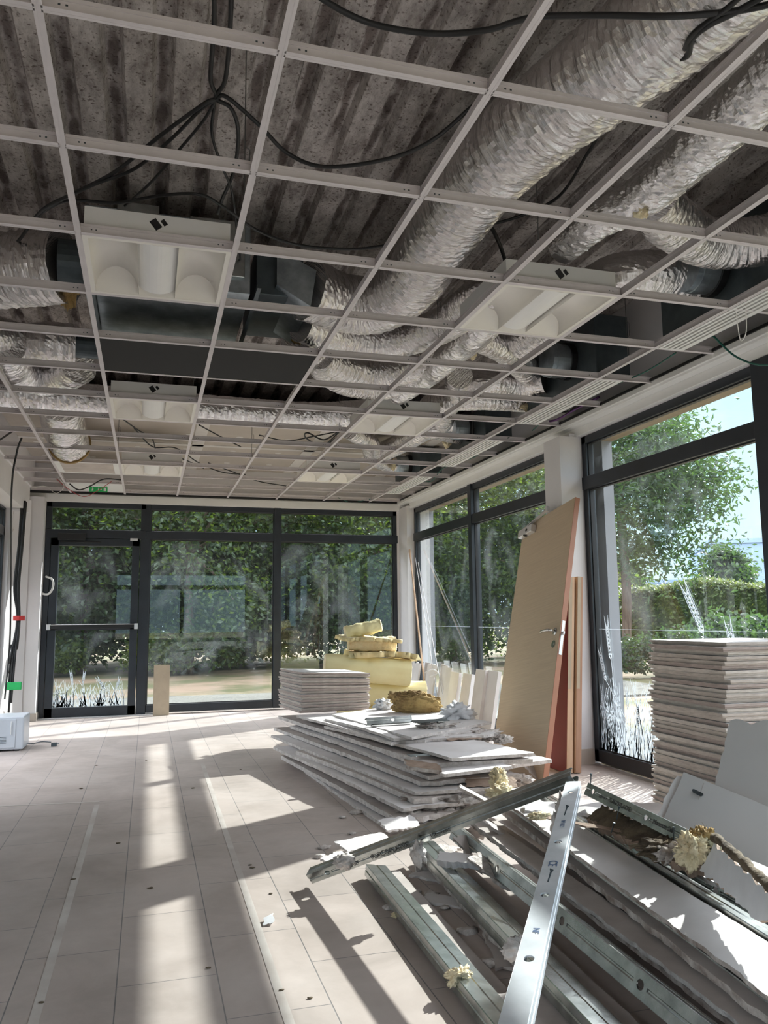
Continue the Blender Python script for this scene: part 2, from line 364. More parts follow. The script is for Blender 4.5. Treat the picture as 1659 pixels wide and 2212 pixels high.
def resample(pts, step):
    o = [pts[0]]; acc = 0
    for a, b in zip(pts, pts[1:]):
        L = (b-a).length; pos = step-acc
        while pos < L: o.append(a.lerp(b, pos/L)); pos += step
        acc = (acc+L) % step
    o.append(pts[-1]); return o

def cable(pts, r, m, label, cat='cable', group=None, name='cable', n=10):
    b = MB(); b.tube(spline(pts, n), r, 8); o = b.build(name, M[m], smooth=True)
    return tag(o, label, cat, group)

def board_mesh(b, c, th, nu, nv, jag, wave=.0, sag=0, seed=0, mt=0, mc=1, edge_j=.5):
    """sheet with four top corners c (going round), torn edges where jag>0"""
    rnd = random.Random(seed); c = [Vector(p) for p in c]
    nrm = (c[1]-c[0]).cross(c[3]-c[0]).normalized()
    if nrm.z < 0: nrm = -nrm
    T = []; B = []
    for i in range(nu+1):
        rt, rb = [], []
        for j in range(nv+1):
            u, v = i/nu, j/nv
            p = c[0]*(1-u)*(1-v)+c[1]*u*(1-v)+c[2]*u*v+c[3]*(1-u)*v
            off = Vector((0,0,0)); eo = Vector((0,0,0))
            du = (c[1]-c[0]).normalized(); dv = (c[3]-c[0]).normalized()
            def nz(k): return noise.noise(Vector((seed*3.1+k, (i+j)*.37, k*7)))*1.1+rnd.uniform(-.6, .6)
            if j == 0: a = nz(0)*jag[0]; off -= dv*a; eo -= dv*rnd.uniform(-1, 1)*jag[0]*edge_j
            if i == nu: a = nz(1)*jag[1]; off += du*a; eo += du*rnd.uniform(-1, 1)*jag[1]*edge_j
            if j == nv: a = nz(2)*jag[2]; off += dv*a; eo += dv*rnd.uniform(-1, 1)*jag[2]*edge_j
            if i == 0: a = nz(3)*jag[3]; off -= du*a; eo -= du*rnd.uniform(-1, 1)*jag[3]*edge_j
            p = p+off
            zz = noise.noise(p*1.7+Vector((seed, 0, 0)))*wave - sag*math.sin(math.pi*u)
            p = p+nrm*zz
            rt.append(p); rb.append(p-nrm*th+eo)
        T.append(rt); B.append(rb)
    base = len(b.v)
    for rows in (T, B):
        for r in rows: b.v += [tuple(p) for p in r]
    W = nv+1; O = (nu+1)*W
    def idx(i, j, k): return base+k*O+i*W+j
    for i in range(nu):
        for j in range(nv):
            b.f.append((idx(i,j,0), idx(i+1,j,0), idx(i+1,j+1,0), idx(i,j+1,0))); b.mi.append(mt)
            b.f.append((idx(i,j,1), idx(i,j+1,1), idx(i+1,j+1,1), idx(i+1,j,1))); b.mi.append(mt)
    for i in range(nu):
        b.f.append((idx(i,0,0), idx(i,0,1), idx(i+1,0,1), idx(i+1,0,0))); b.mi.append(mc)
        b.f.append((idx(i,nv,0), idx(i+1,nv,0), idx(i+1,nv,1), idx(i,nv,1))); b.mi.append(mc)
    for j in range(nv):
        b.f.append((idx(0,j,0), idx(0,j+1,0), idx(0,j+1,1), idx(0,j,1))); b.mi.append(mc)
        b.f.append((idx(nu,j,0), idx(nu,j,1), idx(nu,j+1,1), idx(nu,j+1,0))); b.mi.append(mc)
def board(name, c, label, cat, th=.013, nu=24, nv=14, jag=(.01,.01,.01,.01), wave=.0, sag=0, seed=0, mt='paper', mc='core', group=None, parent=None, edge_j=.5):
    if name == 'plasterboard_strip': jag = tuple(j*.4 for j in jag)
    b = MB(); board_mesh(b, c, th, nu, nv, jag, wave, sag, seed, edge_j=edge_j)
    o = b.build(name, [M[mt], M[mc]], parent)
    if label: tag(o, label, cat, group)
    return o

def lump(name, c, r, m, label=None, cat=None, seed=0, squash=(1,1,1), rough=.5, freq=4, sub=4, group=None, parent=None, fib=0, rot=None):
    bm = bmesh.new(); bmesh.ops.create_icosphere(bm, subdivisions=sub, radius=1)
    for v in bm.verts:
        d = v.co.normalized()
        n1 = noise.noise(d*freq*.5+Vector((seed*5.3, 1, 2))); n2 = noise.noise(d*freq*2.2+Vector((seed, 9, 4)))
        k = 1+rough*(n1*.9+n2*.55)+fib*noise.noise(d*23+Vector((seed, 0, 0)))
        v.co = Vector((d.x*squash[0], d.y*squash[1], d.z*squash[2]))*r*k
    me = D.meshes.new(name); bm.to_mesh(me); bm.free(); me.materials.append(M[m])
    me.polygons.foreach_set('use_smooth', [True]*len(me.polygons))
    o = D.objects.new(name, me); COL.objects.link(o); o.location = c
    if rot: o.rotation_euler = rot
    if parent: o.parent = parent
    if label: tag(o, label, cat, group)
    return o

def text_part(body, size, T, m, parent, name='lettering', squeeze=1.0):
    cu = D.curves.new(name, 'FONT'); cu.body = body; cu.size = size; cu.extrude = .0002; cu.align_x = 'LEFT'; cu.align_y = 'CENTER'
    to = D.objects.new(name, cu); COL.objects.link(to)
    dg = bpy.context.evaluated_depsgraph_get(); me = D.meshes.new_from_object(to.evaluated_get(dg))
    D.objects.remove(to); D.curves.remove(cu)
    me.transform(Matrix.Diagonal((squeeze, 1, 1, 1))); me.transform(T); me.materials.clear(); me.materials.append(M[m])
    o = D.objects.new(name, me); COL.objects.link(o)
    if parent: o.parent = parent
    return o

# ================================================================= THE ROOM
HC = 2.572       # suspended grid
XR, YB, XL, YF, ZD = 3.2, 10.0, -1.45, -3.0, 3.25
b = MB(); b.box((XL-.3, YF, -.12), (XR+.05, YB+.05, 0)); struct(b.build('floor', M['floor']), 'pale stone tile floor covered in dust and patches of sun', 'floor')
# corrugated roof deck (ribs run away from the camera)
b = MB(); x = XL-.4; P = []
k = math.floor(x/.19)
while k*.19 < XR+.1:
    x0 = k*.19
    for dx, dz in ((-.095, 0), (-.045, 0), (-.028, .05), (.028, .05), (.045, 0)): P.append((x0+dx, ZD+dz))
    k += 1
for (xa, za), (xb, zb) in zip(P, P[1:]):
    b.quad((xa, YF, za), (xa, YB+.05, za), (xb, YB+.05, zb), (xb, YF, zb))
struct(b.build('ceiling', M['deck'], solid=.004), 'grey flocked corrugated steel roof deck darker brown in its grooves', 'ceiling')
b = MB(); b.box((XL-.4, YF-.2, ZD+.07), (XR+.6, YB+.55, ZD+.3)); struct(b.build('trim_1', M['render']), 'roof slab above the steel deck', 'roof')
# plasterboard ceiling beyond the deck
b = MB(); b.box((XL, 7.05, 2.93), (XR-.05, YB, 2.96)); gc = struct(b.build('trim_2', [M['gypceil']]), 'bare beige plasterboard soffit with white joint strips above the far end of the grid', 'soffit')
b = MB()
for xx in (-.75, .45, 1.65, 2.85): b.box((xx-.05, 7.05, 2.925), (xx+.07, YB, 2.9299))
b.box((XL, 8.55, 2.925), (XR-.1, 8.63, 2.9298))
for i in range(9):
    for j in range(4): b.disc((-1.15+i*.5, 7.4+j*.7, 2.9285), (0,0,1), .035, 12, .002)
b.build('joint_strip', M['plaster'], gc)
# walls
b = MB()
b.box((XR-.03, YF, 2.62), (XR+.25, YB+.05, ZD+.07)); b.box((XR, YF, 2.47), (XR+.25, YB+.05, 2.62))
b.box((XR-.08, 5.48, 0), (XR+.2, 5.72, 2.5)); b.box((3.02, 5.46, 0), (XR, 5.72, 2.47))
b.box((XR, YF-.1, 0), (XR+.2, YF+.4, 2.5)); b.box((3.12, 9.62, 0), (XR+.22, YB+.05, 2.5))
struct(b.build('wall_right', M['wall']), 'white right wall with square pillar between the glazed bays', 'wall')
b = MB(); b.box((XL-.3, YB, 2.47), (XR+.3, YB+.25, ZD+.07)); b.box((-1.47, 9.78, 0), (-1.165, YB+.05, 2.5)); b.box((3.09, 9.96, 0), (XR+.2, YB+.2, 2.5))
struct(b.build('wall_back', M['wall']), 'white back wall strip and pillar around the black framed glazing', 'wall')
b = MB(); b.box((XL-.2, YF, 2.3), (XL, YB, ZD+.07)); b.box((XL-.2, 9.35, 0), (XL, YB, 2.4)); b.box((XL-.2, 1.0, 0), (XL, 5.5, 2.4)); b.box((XL-.2, YF, 0), (XL, -1.4, 2.4))
struct(b.build('wall_left', M['wall']), 'white left wall with glazing beyond', 'wall')
b = MB(); b.box((XL-.2, YF-.2, 2.4), (XR+.2, YF, ZD+.07)); b.box((XL-.2, YF-.2, 0), (-.9, YF, 2.4)); b.box((2.7, YF-.2, 0), (XR+.2, YF, 2.4)); b.box((-.9, YF-.2, 0), (2.7, YF, .5)); struct(b.build('wall_front', M['wall']))
b = MB()  # left bulkhead
b.box((-1.45, 3.0, 2.30), (-1.32, 9.75, 2.60)); b.box((-1.36, 3.0, 2.6), (-1.30, 9.9, 3.25))
struct(b.build('trim_3', M['wall']), 'white plaster bulkhead running along the left side under the deck', 'bulkhead')
# cornice trims
b = MB(); b.box((3.10, YF, 2.535), (3.20, YB, 2.562)); b.box((3.165, YF, 2.47), (3.20, 9.65, 2.536)); b.box((3.08, YF, 2.548), (3.10, YB, 2.585))
struct(b.build('trim_4', M['white'], bevel=.004), 'white stepped cornice running above the right windows', 'cornice')
b = MB(); b.box((-1.45, 9.93, 2.47), (3.2, 10.0, 2.565)); struct(b.build('trim_5', M['white'], bevel=.004), 'white cornice along the top of the back glazing', 'cornice')
b = MB(); b.box((3.072, YF, 2.583), (3.165, YB, 2.60)); b.box((-1.4, 9.9, 2.566), (3.1, 9.93, 2.59)); struct(b.build('trim_6', M['black']), 'black strip painted in as the shadow of the gap above the cornice', 'shadow gap')  # solid black bars stand in for the shade inside the gap
# skirtings
b = MB(); b.box((-1.48, 9.765, 0), (-1.16, 9.782, .085)); b.box((-1.166, 9.77, 0), (-1.15, 9.96, .085)); struct(b.build('baseboard_back', M['skirt']), 'stone skirting on the back pillar', 'skirting')
b = MB(); b.box((3.005, 5.445, 0), (3.2, 5.46, .11)); b.box((3.004, 5.445, 0), (3.02, 5.72, .11)); struct(b.build('baseboard_right', M['skirt']), 'stone skirting around the right pillar', 'skirting')

def window(nm, axis, pos, a0, a1, z0, z1, muls, transom, label, fw=.06, inside=-1, dep=.07):
    """glazed bay in the plane axis=pos, running a0..a1; mullion centres in muls"""
    e = empty(nm, (0,0,0)); struct(e, label, 'window')
    def bx(mb, u0, u1, za, zb, d0=-dep/2, d1=dep/2):
        if axis == 'x': mb.box((pos+d0, u0, za), (pos+d1, u1, zb))
        else: mb.box((u0, pos+d0, za), (u1, pos+d1, zb))
    f = MB()
    bx(f, a0, a1, z1-fw, z1); bx(f, a0, a1, z0, z0+fw+.03); bx(f, a0, a0+fw, z0, z1); bx(f, a1-fw, a1, z0, z1)
    for m_ in muls: bx(f, m_-.045, m_+.045, z0, z1, -dep/2-.02, dep/2+.01)
    bx(f, a0, a1, transom-.05, transom+.05, -dep/2-.01, dep/2)
    f.build('window_frame', M['frame'], e, bevel=.004)
    g = MB(); bx(g, a0, a1, z1-fw-.012, z1-fw-.006, -dep/2-.004, dep/2+.004)
    edges = [a0+fw]+[v for m_ in muls for v in (m_-.045, m_+.045)]+[a1-fw]
    for k in range(0, len(edges), 2):
        for zA, zB in ((z0+fw+.03, transom-.05), (transom+.05, z1-fw)):
            g = MB(); bx(g, edges[k]+.001, edges[k+1]-.001, zA+.001, zB-.001, -.004, .004); g.build('glass_pane', M['glass'], e)
            s = MB(); t = .008
            bx(s, edges[k], edges[k]+t, zA, zB, -.016, .016); bx(s, edges[k+1]-t, edges[k+1], zA, zB, -.016, .016)
            bx(s, edges[k]+t, edges[k+1]-t, zA, zA+t, -.016, .016); bx(s, edges[k]+t, edges[k+1]-t, zB-t, zB, -.016, .016)
            s.build('gasket', M['black'], e)
    return e
GX = XR+.05
W1 = window('window_1', 'x', GX, 3.45, 5.47, .02, 2.47, [], 2.10, 'large right bay window in black frame with white wheat motifs along its foot')
W2 = window('window_2', 'x', GX, 5.71, 9.63, .02, 2.47, [7.74], 2.10, 'two-light right window beyond the pillar, behind the leaning oak door')
W3 = window('window_3', 'x', GX, -2.55, 3.45, .02, 2.47, [.45, 1.95, -1.05], 2.10, 'right window nearest the camera, only its dark edge showing')
b = MB(); b.box((3.16, 3.42, .02), (3.30, 3.56, 2.47)); b.build('corner_mullion', M['frame'], W1, bevel=.004)
# back glazing
GY = YB+.0
W4 = window('window_4', 'y', GY, -.05, 3.10, .02, 2.47, [1.53], 2.10, 'two wide black framed back windows looking onto dark trees')
W5 = window('window_5', 'x', XL-.08, 5.55, 9.35, .02, 2.34, [7.4], 2.05, 'left window at the edge of the view beside the hanging cables')
W7 = window('fill_window_front', 'y', YF-.1, -.9, 2.7, .5, 2.4, [.9], 2.0, 'unseen window added behind the camera for fill daylight')  # invented opening in the front wall, brightens surfaces facing the camera
W6 = window('fill_window_left', 'x', XL-.08, -1.35, .95, .02, 2.34, [], 2.05, 'unseen left window added beside the camera for more daylight')  # out of view, added to the left wall to let in more daylight
for wd, ys in ((W2, (5.8, 9.55)), (W1, (3.56, 5.38))):
    b = MB(); b.box((GX-.0055, ys[0], .986), (GX-.0045, ys[1], .988)); b.build('film_edge', M['decal'], wd)
# glazed exit door
DR = empty('door_1'); struct(DR, 'black framed glazed exit door with push bar and wheat motif', 'door')
b = MB(); x0, x1 = -1.16, -.05
b.box((x0, GY-.04, 0), (x0+.06, GY+.04, 2.47)); b.box((x1-.06, GY-.04, 0), (x1+.05, GY+.04, 2.47)); b.box((x0, GY-.04, 2.41), (x1, GY+.04, 2.47)); b.box((x0, GY-.05, 2.05), (x1, GY+.04, 2.15))
b.build('door_frame', M['frame'], DR, bevel=.004)
b = MB(); a0, a1 = x0+.065, x1-.065
for lo, hi in (((a0, 0.01), (a0+.085, 2.045)), ((a1-.085, .01), (a1, 2.045)), ((a0, 1.96), (a1, 2.045)), ((a0, .01), (a1, .115)), ((a0, .985), (a1, 1.055))):
    b.box((lo[0], GY-.055, lo[1]), (hi[0], GY+.02, hi[1]))
b.build('door_leaf', M['frame'], DR, bevel=.003)
for zA, zB in ((.115, .985), (1.055, 1.96)):
    b = MB(); b.box((a0+.086, GY-.016, zA+.001), (a1-.086, GY-.008, zB-.001)); b.build('glass_pane', M['glass'], DR)
b = MB(); b.box((x0+.061, GY-.004, 2.151), (x1-.061, GY+.004, 2.409)); b.build('glass_pane', M['glass'], DR)
b = MB(); b.box((a0+.0, GY-.115, 1.0), (a1, GY-.075, 1.045)); pb = b.build('push_bar', M['black'], DR, bevel=.004)
b = MB(); b.box((a0-.005, GY-.125, .99), (a0+.035, GY-.055, 1.055)); b.box((a1-.035, GY-.125, .99), (a1+.005, GY-.055, 1.055)); b.box((a0, GY-.119, 1.045), (a1, GY-.1, 1.05))
b.build('bar_bracket', M['alu'], pb, bevel=.003)
b = MB(); b.box((-1.02, GY-.12, 2.02), (-.72, GY-.05, 2.10)); b.box((-1.0, GY-.075, 1.995), (-.55, GY-.055, 2.01)); b.build('door_closer', M['black'], DR, bevel=.004)
b = MB(); b.box((-.225, GY-.07, 2.025), (-.14, GY-.05, 2.055)); b.build('strike_plate', M['alu'], DR)
b = MB(); b.box((x0-.02, 9.9, 0), (.1, 10.1, .012)); b.build('threshold', M['alu'], DR)
cable([(-1.135, 9.93, 1.60), (-1.06, 9.90, 1.56), (-1.05, 9.88, 1.47), (-1.09, 9.88, 1.40), (-1.15, 9.9, 1.40), (-1.19, 9.92, 1.44)], .012, 'white_cable', 'white curved pull handle on the frame of the glazed exit door', 'handle', name='pull_handle')

# wheat motif
def wheat(origin, U, Vv, nrm, items, name, parent):
    b = MB(); O = Vector(origin); U = Vector(U); Vv = Vector(Vv); n = Vector(nrm)
    def P(u, v): return O+U*u+Vv*v+n*.0
    def strip(pts, w0, w1):
        m = len(pts)
        for k in range(m-1):
            (ua, va), (ub, vb) = pts[k], pts[k+1]; L = math.hypot(ub-ua, vb-va) or 1; nx, ny = -(vb-va)/L, (ub-ua)/L
            wa = w0+(w1-w0)*k/(m-1); wb = w0+(w1-w0)*(k+1)/(m-1)
            b.quad(P(ua+nx*wa, va+ny*wa), P(ub+nx*wb, vb+ny*wb), P(ub-nx*wb, vb-ny*wb), P(ua-nx*wa, va-ny*wa))
    def ear(u, v, ang, s):
        ca, sa = math.cos(ang), math.sin(ang)
        def R(x, y): return (u+x*ca-y*sa, v+x*sa+y*ca)
        for k in range(9):
            y = k*.032*s; ln = .10*s*(1-.03*k)
            for sg in (-1, 1):
                strip([R(0, y), R(sg*.016*s, y+.02*s), R(sg*.020*s, y+.045*s)], .005*s, .007*s)
                strip([R(sg*.018*s, y+.04*s), R(sg*(.03)*s, y+.04*s+ln)], .0025*s, .0006)
    rnd = random.Random(len(items))
    for it in items:
        if it[0] == 'ear':
            _, u, v, ang, s, u0 = it; ear(u, v, ang, s)
            strip([(u0+(u-u0)*t+.03*math.sin(t*3), v*t) for t in [k/8 for k in range(9)]], .003*s, .0025*s)
        else:
            _, ua, ub, cnt, h = it
            for k in range(cnt):
                u = rnd.uniform(ua, ub); hh = h*rnd.uniform(.35, 1); ln = rnd.uniform(-.35, .35)*hh; c = rnd.uniform(-.05, .05)
                strip([(min(max(u+ln*t+c*math.sin(t*3), ua-.02), ub+.02), hh*t) for t in [q/5 for q in range(6)]], rnd.uniform(.003, .008), .001)
    o = b.build(name, M['decal'], parent, solid=.0006)
    return o
wheat((GX-.012, 5.40, .115), (0, -1, 0), (0, 0, 1), (-1, 0, 0), [('ear', .17, .66, .12, .85, .17), ('ear', .09, .50, .3, .72, .50), ('ear', .035, .29, .05, .48, .10), ('ear', 1.21, .86, .5, 1.05, .9),
      ('ear', .36, .32, .05, .42, .38), ('ear', .48, .22, .0, .48, .45), ('ear', .9, .45, -.2, .6, .8), ('ear', 1.5, .6, .2, 1, 1.4), ('grass', .02, 1.78, 210, .55), ('grass', .0, .25, 30, .5)], 'wheat_decal', W1)
wheat((a0+.09, GY-.022, .12), (1, 0, 0), (0, 0, 1), (0, -1, 0), [('ear', .20, .24, .15, .5, .16), ('ear', .31, .25, -.1, .45, .28), ('ear', .55, .19, .6, .48, .46), ('ear', .68, .18, -.2, .42, .60), ('grass', .0, .78, 110, .30), ('grass', .0, .06, 6, .38)], 'wheat_decal', DR)

# outer face of the facade and the timber lined head of the window recess
b = MB(); b.box((XR+.10, YF, 2.455), (XR+.29, YB+.3, 2.475)); b.box((XL-.3, YB+.05, 2.455), (XR+.10, YB+.3, 2.475))
struct(b.build('trim_7', M['soffit']), 'timber lined head of the window recess outside', 'soffit')
b = MB(); b.box((XR+.2, YF, 2.4752), (XR+.29, YB+.3, 3.5)); b.box((XL-.3, YB+.2, 2.4752), (XR+.2, YB+.3, 3.5)); b.box((XR+.10, 5.48, 0), (XR+.29, 5.70, 2.455)); b.box((XR+.10, 9.66, 0), (XR+.29, YB+.3, 2.455))
struct(b.build('trim_8', M['facade']), 'pale outer facade above and beside the windows', 'facade')

# adhesive residue lines on the floor
for (pa, pb_, wd, lb) in (((-.26, 5.25), (-.27, 2.2), .028, 'pale straight floor residue strip on the left, ending near the short crossing strip'), ((.43, 6.45), (.395, 2.0), .028, 'pale straight strip of floor residue on the right, running past the crumpled scrap'), ((-1.2, 5.44), (-.25, 5.33), .02, 'short thin crossing strip of residue at the head of the left floor strip')):
    b = MB(); A = Vector((*pa, .0008)); B = Vector((*pb_, .0008)); b.beam(A, B, wd, .0012); tag(b.build('adhesive_strip', M['residue']), lb, 'floor strip')

# ================================================================= CEILING GRID
G = empty('ceiling_grid', (0, 0, HC)); tag(G, 'white metal grid of the suspended ceiling, nearly all of its tiles removed', 'ceiling grid')
def tee(L, name):
    b = MB(); b.box((-L/2, -.012, 0), (L/2, -.003, .0015)); b.box((-L/2, .003, 0), (L/2, .012, .0015)); b.box((-L/2, -.003, .0006), (L/2, .003, .002))
    b.box((-L/2, -.0012, .0015), (L/2, .0012, .034)); b.box((-L/2, -.004, .030), (L/2, .004, .041)); b.box((-L/2, -.004, .0015), (L/2, .004, .008))
    for k in (-.43, -.40, .40, .43):
        b.box((k*L-.003, -.0016, .018), (k*L+.003, .0016, .023), 1)
    return b.build(name, [M['grid'], M['darksteel']], G)
xs = [-.9+.6*i for i in range(7)]
first = None
for i, xx in enumerate(xs):
    y0, y1 = (-1.2, 9.93)
    o = tee(y1-y0, 'main_runner'); o.rotation_euler = (0, 0, math.pi/2); o.location = (xx, (y0+y1)/2, 0)
ct = tee(.585, 'cross_tee'); placed = False; nct = 0
for j in range(-2, 14):
    yy = 1.95+.6*j
    for i in range(6):
        if not placed: o = ct; placed = True
        else: o = ct.copy(); COL.objects.link(o); o.parent = G
        o.location = (xs[i]+.3, yy, 0); nct += 1
for name, xa, xb in (('edge_tee', 2.712, 3.10), ('edge_tee', -1.31, -.912)):
    first = None
    for j in range(-2, 14):
        if first is None: first = tee(xb-xa, name); o = first
        else: o = first.copy(); COL.objects.link(o); o.parent = G
        o.location = ((xa+xb)/2, 1.95+.6*j, 0)
# hanger rods
hr = None
for i, xx in enumerate(xs):
    for yy in (1.62, 2.82, 4.02, 5.22, 6.42, 7.5):
        if (i+int(yy)) % 2: continue
        h = .66 if yy < 7.05 else .33
        if hr is None or abs(hr['h']-h) > .01:
            b = MB(); b.tube([(0,0,.03), (0,0,h)], .0022, 6); b.tube([(0,0,.16), (.018,0,.17), (.018,0,.25), (0,0,.26)], .0016, 6)
            hr = b.build('hanger_rod', M['rod'], G); hr['h'] = h; o = hr
        else: o = hr.copy(); COL.objects.link(o); o.parent = G
        o.location = (xx, yy, 0)

# ---- luminaires
def luminaire():
    r = empty('luminaire')
    s = .282; h = .125
    b = MB()
    b.box((-s, -s, .004), (s, -s+.003, h)); b.box((-s, s-.003, .004), (s, s, h)); b.box((-s, -s, .004), (-s+.003, s, h)); b.box((s-.003, -s, .004), (s, s, h)); b.box((-s, -s, h-.003), (s, s, h))
    hs = b.build('housing', M['white'], r)
    b = MB()
    for cx, cz, wd, ht in ((-.012, .083, .030, .044), (.020, .094, .017, .026)):
        sk = .022*ht/.044*1.5
        c = Vector((cx, 0, cz)); a = math.radians(38)
        pts = [(-wd/2, -ht/2), (wd/2, -ht/2), (wd/2, ht/2), (-wd/2, ht/2)]
        q = [(c.x+u*math.cos(a)-v*math.sin(a), c.z+u*math.sin(a)+v*math.cos(a)) for u, v in pts]
        front = [Vector((u, -s-.0018, v)) for u, v in q]; back = [Vector((u, -s-.0002, v)) for u, v in q]
        b.poly(front); b.poly(back[::-1])
        for k in range(4): b.quad(front[k], back[k], back[(k+1) % 4], front[(k+1) % 4])
    b.build('maker_mark', M['black'], hs)
    b = MB(); b.box((-.292, -.292, .001), (.292, -.268, .005)); b.box((-.292, .268, .001), (.292, .292, .005)); b.box((-.292, -.268, .001), (-.268, .268, .005)); b.box((.268, -.268, .001), (.292, .268, .005))
    b.build('rim', M['blade'], r)
    b = MB()
    for sg in (-1, 1):
        n = 14; pr = []
        for k in range(n+1):
            a = math.pi*k/n; pr.append((sg*(.175-.095*math.cos(a)*-1*-1), .004+.092*math.sin(a)))
        for (xa, za), (xb, zb) in zip(pr, pr[1:]): b.quad((xa, -.268, za), (xb, -.268, zb), (xb, .268, zb), (xa, .268, za))
    b.build('reflector', M['blade'], r, smooth=True, solid=.0012)
    for sg in (-1, 1):
        b = MB(); b.quad((-.268, sg*.268, .003), (.268, sg*.268, .003), (.268, sg*.175, .112), (-.268, sg*.175, .112)); b.build('end_plate', M['blade'], r, solid=.002)
    b = MB(); n = 20; pr = [(.102*math.cos(math.pi+math.pi*k/n), .082+.080*math.sin(math.pi+math.pi*k/n)) for k in range(n+1)]
    for (xa, za), (xb, zb) in zip(pr, pr[1:]): b.quad((xa, -.262, za), (xb, -.262, zb), (xb, .235, zb), (xa, .235, za))
    c = len(b.v)
    b.poly([(xa, .235, za) for xa, za in pr]); b.poly([(xa, -.262, za) for xa, za in pr][::-1])
    b.build('lamp_cover', M['perf'], r)
    return r
L0 = luminaire()
spots = [((0, 3.45), 'large square white recessed luminaire at left in the ceiling grid, nearest the camera'),
         ((1.8, 3.45), 'square white recessed luminaire between the foil ducts, right of centre in the nearer row'),
         ((0, 5.85), 'square white luminaire just beyond the left black ceiling tile'),
         ((1.8, 5.85), 'square white luminaire of the middle row, near the second right duct box'),
         ((0, 8.25), 'small far white luminaire at left, in front of the exit door end'),
         ((1.8, 8.25), 'small far white luminaire at right, close to the back glazing')]
for k, (p, lb) in enumerate(spots):
    o = L0 if k == 0 else copy_tree(L0); o.location = (p[0], p[1], HC); o['label'] = lb; o['category'] = 'ceiling light'; o['group'] = 'recessed ceiling luminaires'
    if p[0] > 1: pass

# ---- remaining ceiling tiles
for xx, lb in ((0, 'flat black ceiling tile left in the grid beyond the nearest luminaire'), (.6, 'flat black ceiling tile right of its twin, beside the looping foil ducts')):
    b = MB(); b.box((xx-.288, 4.362, HC+.003), (xx+.288, 4.938, HC+.018)); tag(b.build('ceiling_tile', M['blackpanel']), lb, 'ceiling tile', 'black ceiling tiles')
b = MB(); b.box((-.888, 7.962, HC+.003), (-.312, 8.538, HC+.016)); b.box((-.888, 7.962, HC+.0005), (-.312, 7.985, HC+.003), 1); b.box((-.888, 8.515, HC+.0005), (-.312, 8.538, HC+.003), 1); b.box((-.888, 7.985, HC+.0005), (-.84, 8.515, HC+.003), 1); b.box((-.36, 7.985, HC+.0005), (-.312, 8.515, HC+.003), 1)
tag(b.build('ceiling_tile', [M['papergrey'], M['white']]), 'greyish ceiling panel with white rim beside the far left luminaire', 'ceiling tile')
b = MB(); b.box((-.888, 9.162, HC+.003), (-.312, 9.738, HC+.016)); tag(b.build('ceiling_tile', M['white']), 'plain white ceiling tile carrying the green exit sign', 'ceiling tile')
E_ = empty('exit_sign', (-.56, 9.25, HC-.05)); tag(E_, 'small green emergency exit sign hanging from the white tile above the exit door', 'exit sign')
b = MB(); b.box((-.095, -.006, -.028), (.095, .006, .028)); sg = b.build('sign_plate', M['green'], E_)
b = MB()
for u in (-.06, 0): # running figure and arrow
    b.box((u-.004, -.008, -.016), (u+.004, -.0061, .006)); b.disc((u, -.007, .013), (0, 1, 0), .005, 10, .0018)
b.beam((-.072, -.007, -.004), (-.05, -.007, .002), .0018, .004); b.beam((-.068, -.007, -.02), (-.055, -.007, -.01), .0018, .004)
b.box((.012, -.008, -.003), (.035, -.0061, .003)); b.box((.055, -.008, -.018), (.082, -.0061, .018)); b.build('pictogram', M['white'], E_)
b = MB(); b.box((-.09, -.004, .028), (-.08, .004, .05)); b.box((.08, -.004, .028), (.09, .004, .05)); b.build('bracket', M['white'], E_)

# ---- slot diffusers
for k, (ya, yb) in enumerate(((.15, 1.35), (2.55, 3.75), (4.35, 5.55), (6.15, 7.35), (7.95, 9.15))):
    if k == 0: continue
    e = empty('slot_diffuser', (2.79, (ya+yb)/2, HC))
    tag(e, ['', 'white linear slot diffuser nearest the camera, above the big bay window', 'white linear slot diffuser second along the right edge, before the second duct box', 'third white linear slot diffuser along the right edge, above the leaning door', 'farthest white linear slot diffuser, by the back right corner'][k], 'air diffuser', 'slot diffusers along the right edge of the grid')
    L = (yb-ya)/2-.004; b = MB(); b.box((-.075, -L, -.002), (-.058, L, .03)); b.box((.052, -L, -.002), (.085, L, .03)); b.box((-.058, -L, -.002), (.052, -L+.015, .03)); b.box((-.058, L-.015, -.002), (.052, L, .03))
    b.build('frame', M['white'], e)
    for q in range(3):
        b = MB(); xx = -.041+q*.0315; b.box((xx, -L+.015, -.001), (xx+.016, L-.015, .012)); b.build('blade', M['white'], e)
    b = MB(); b.box((-.057, -L+.015, .02), (.052, L-.015, .028)); b.build('slot_backing', M['black'], e)
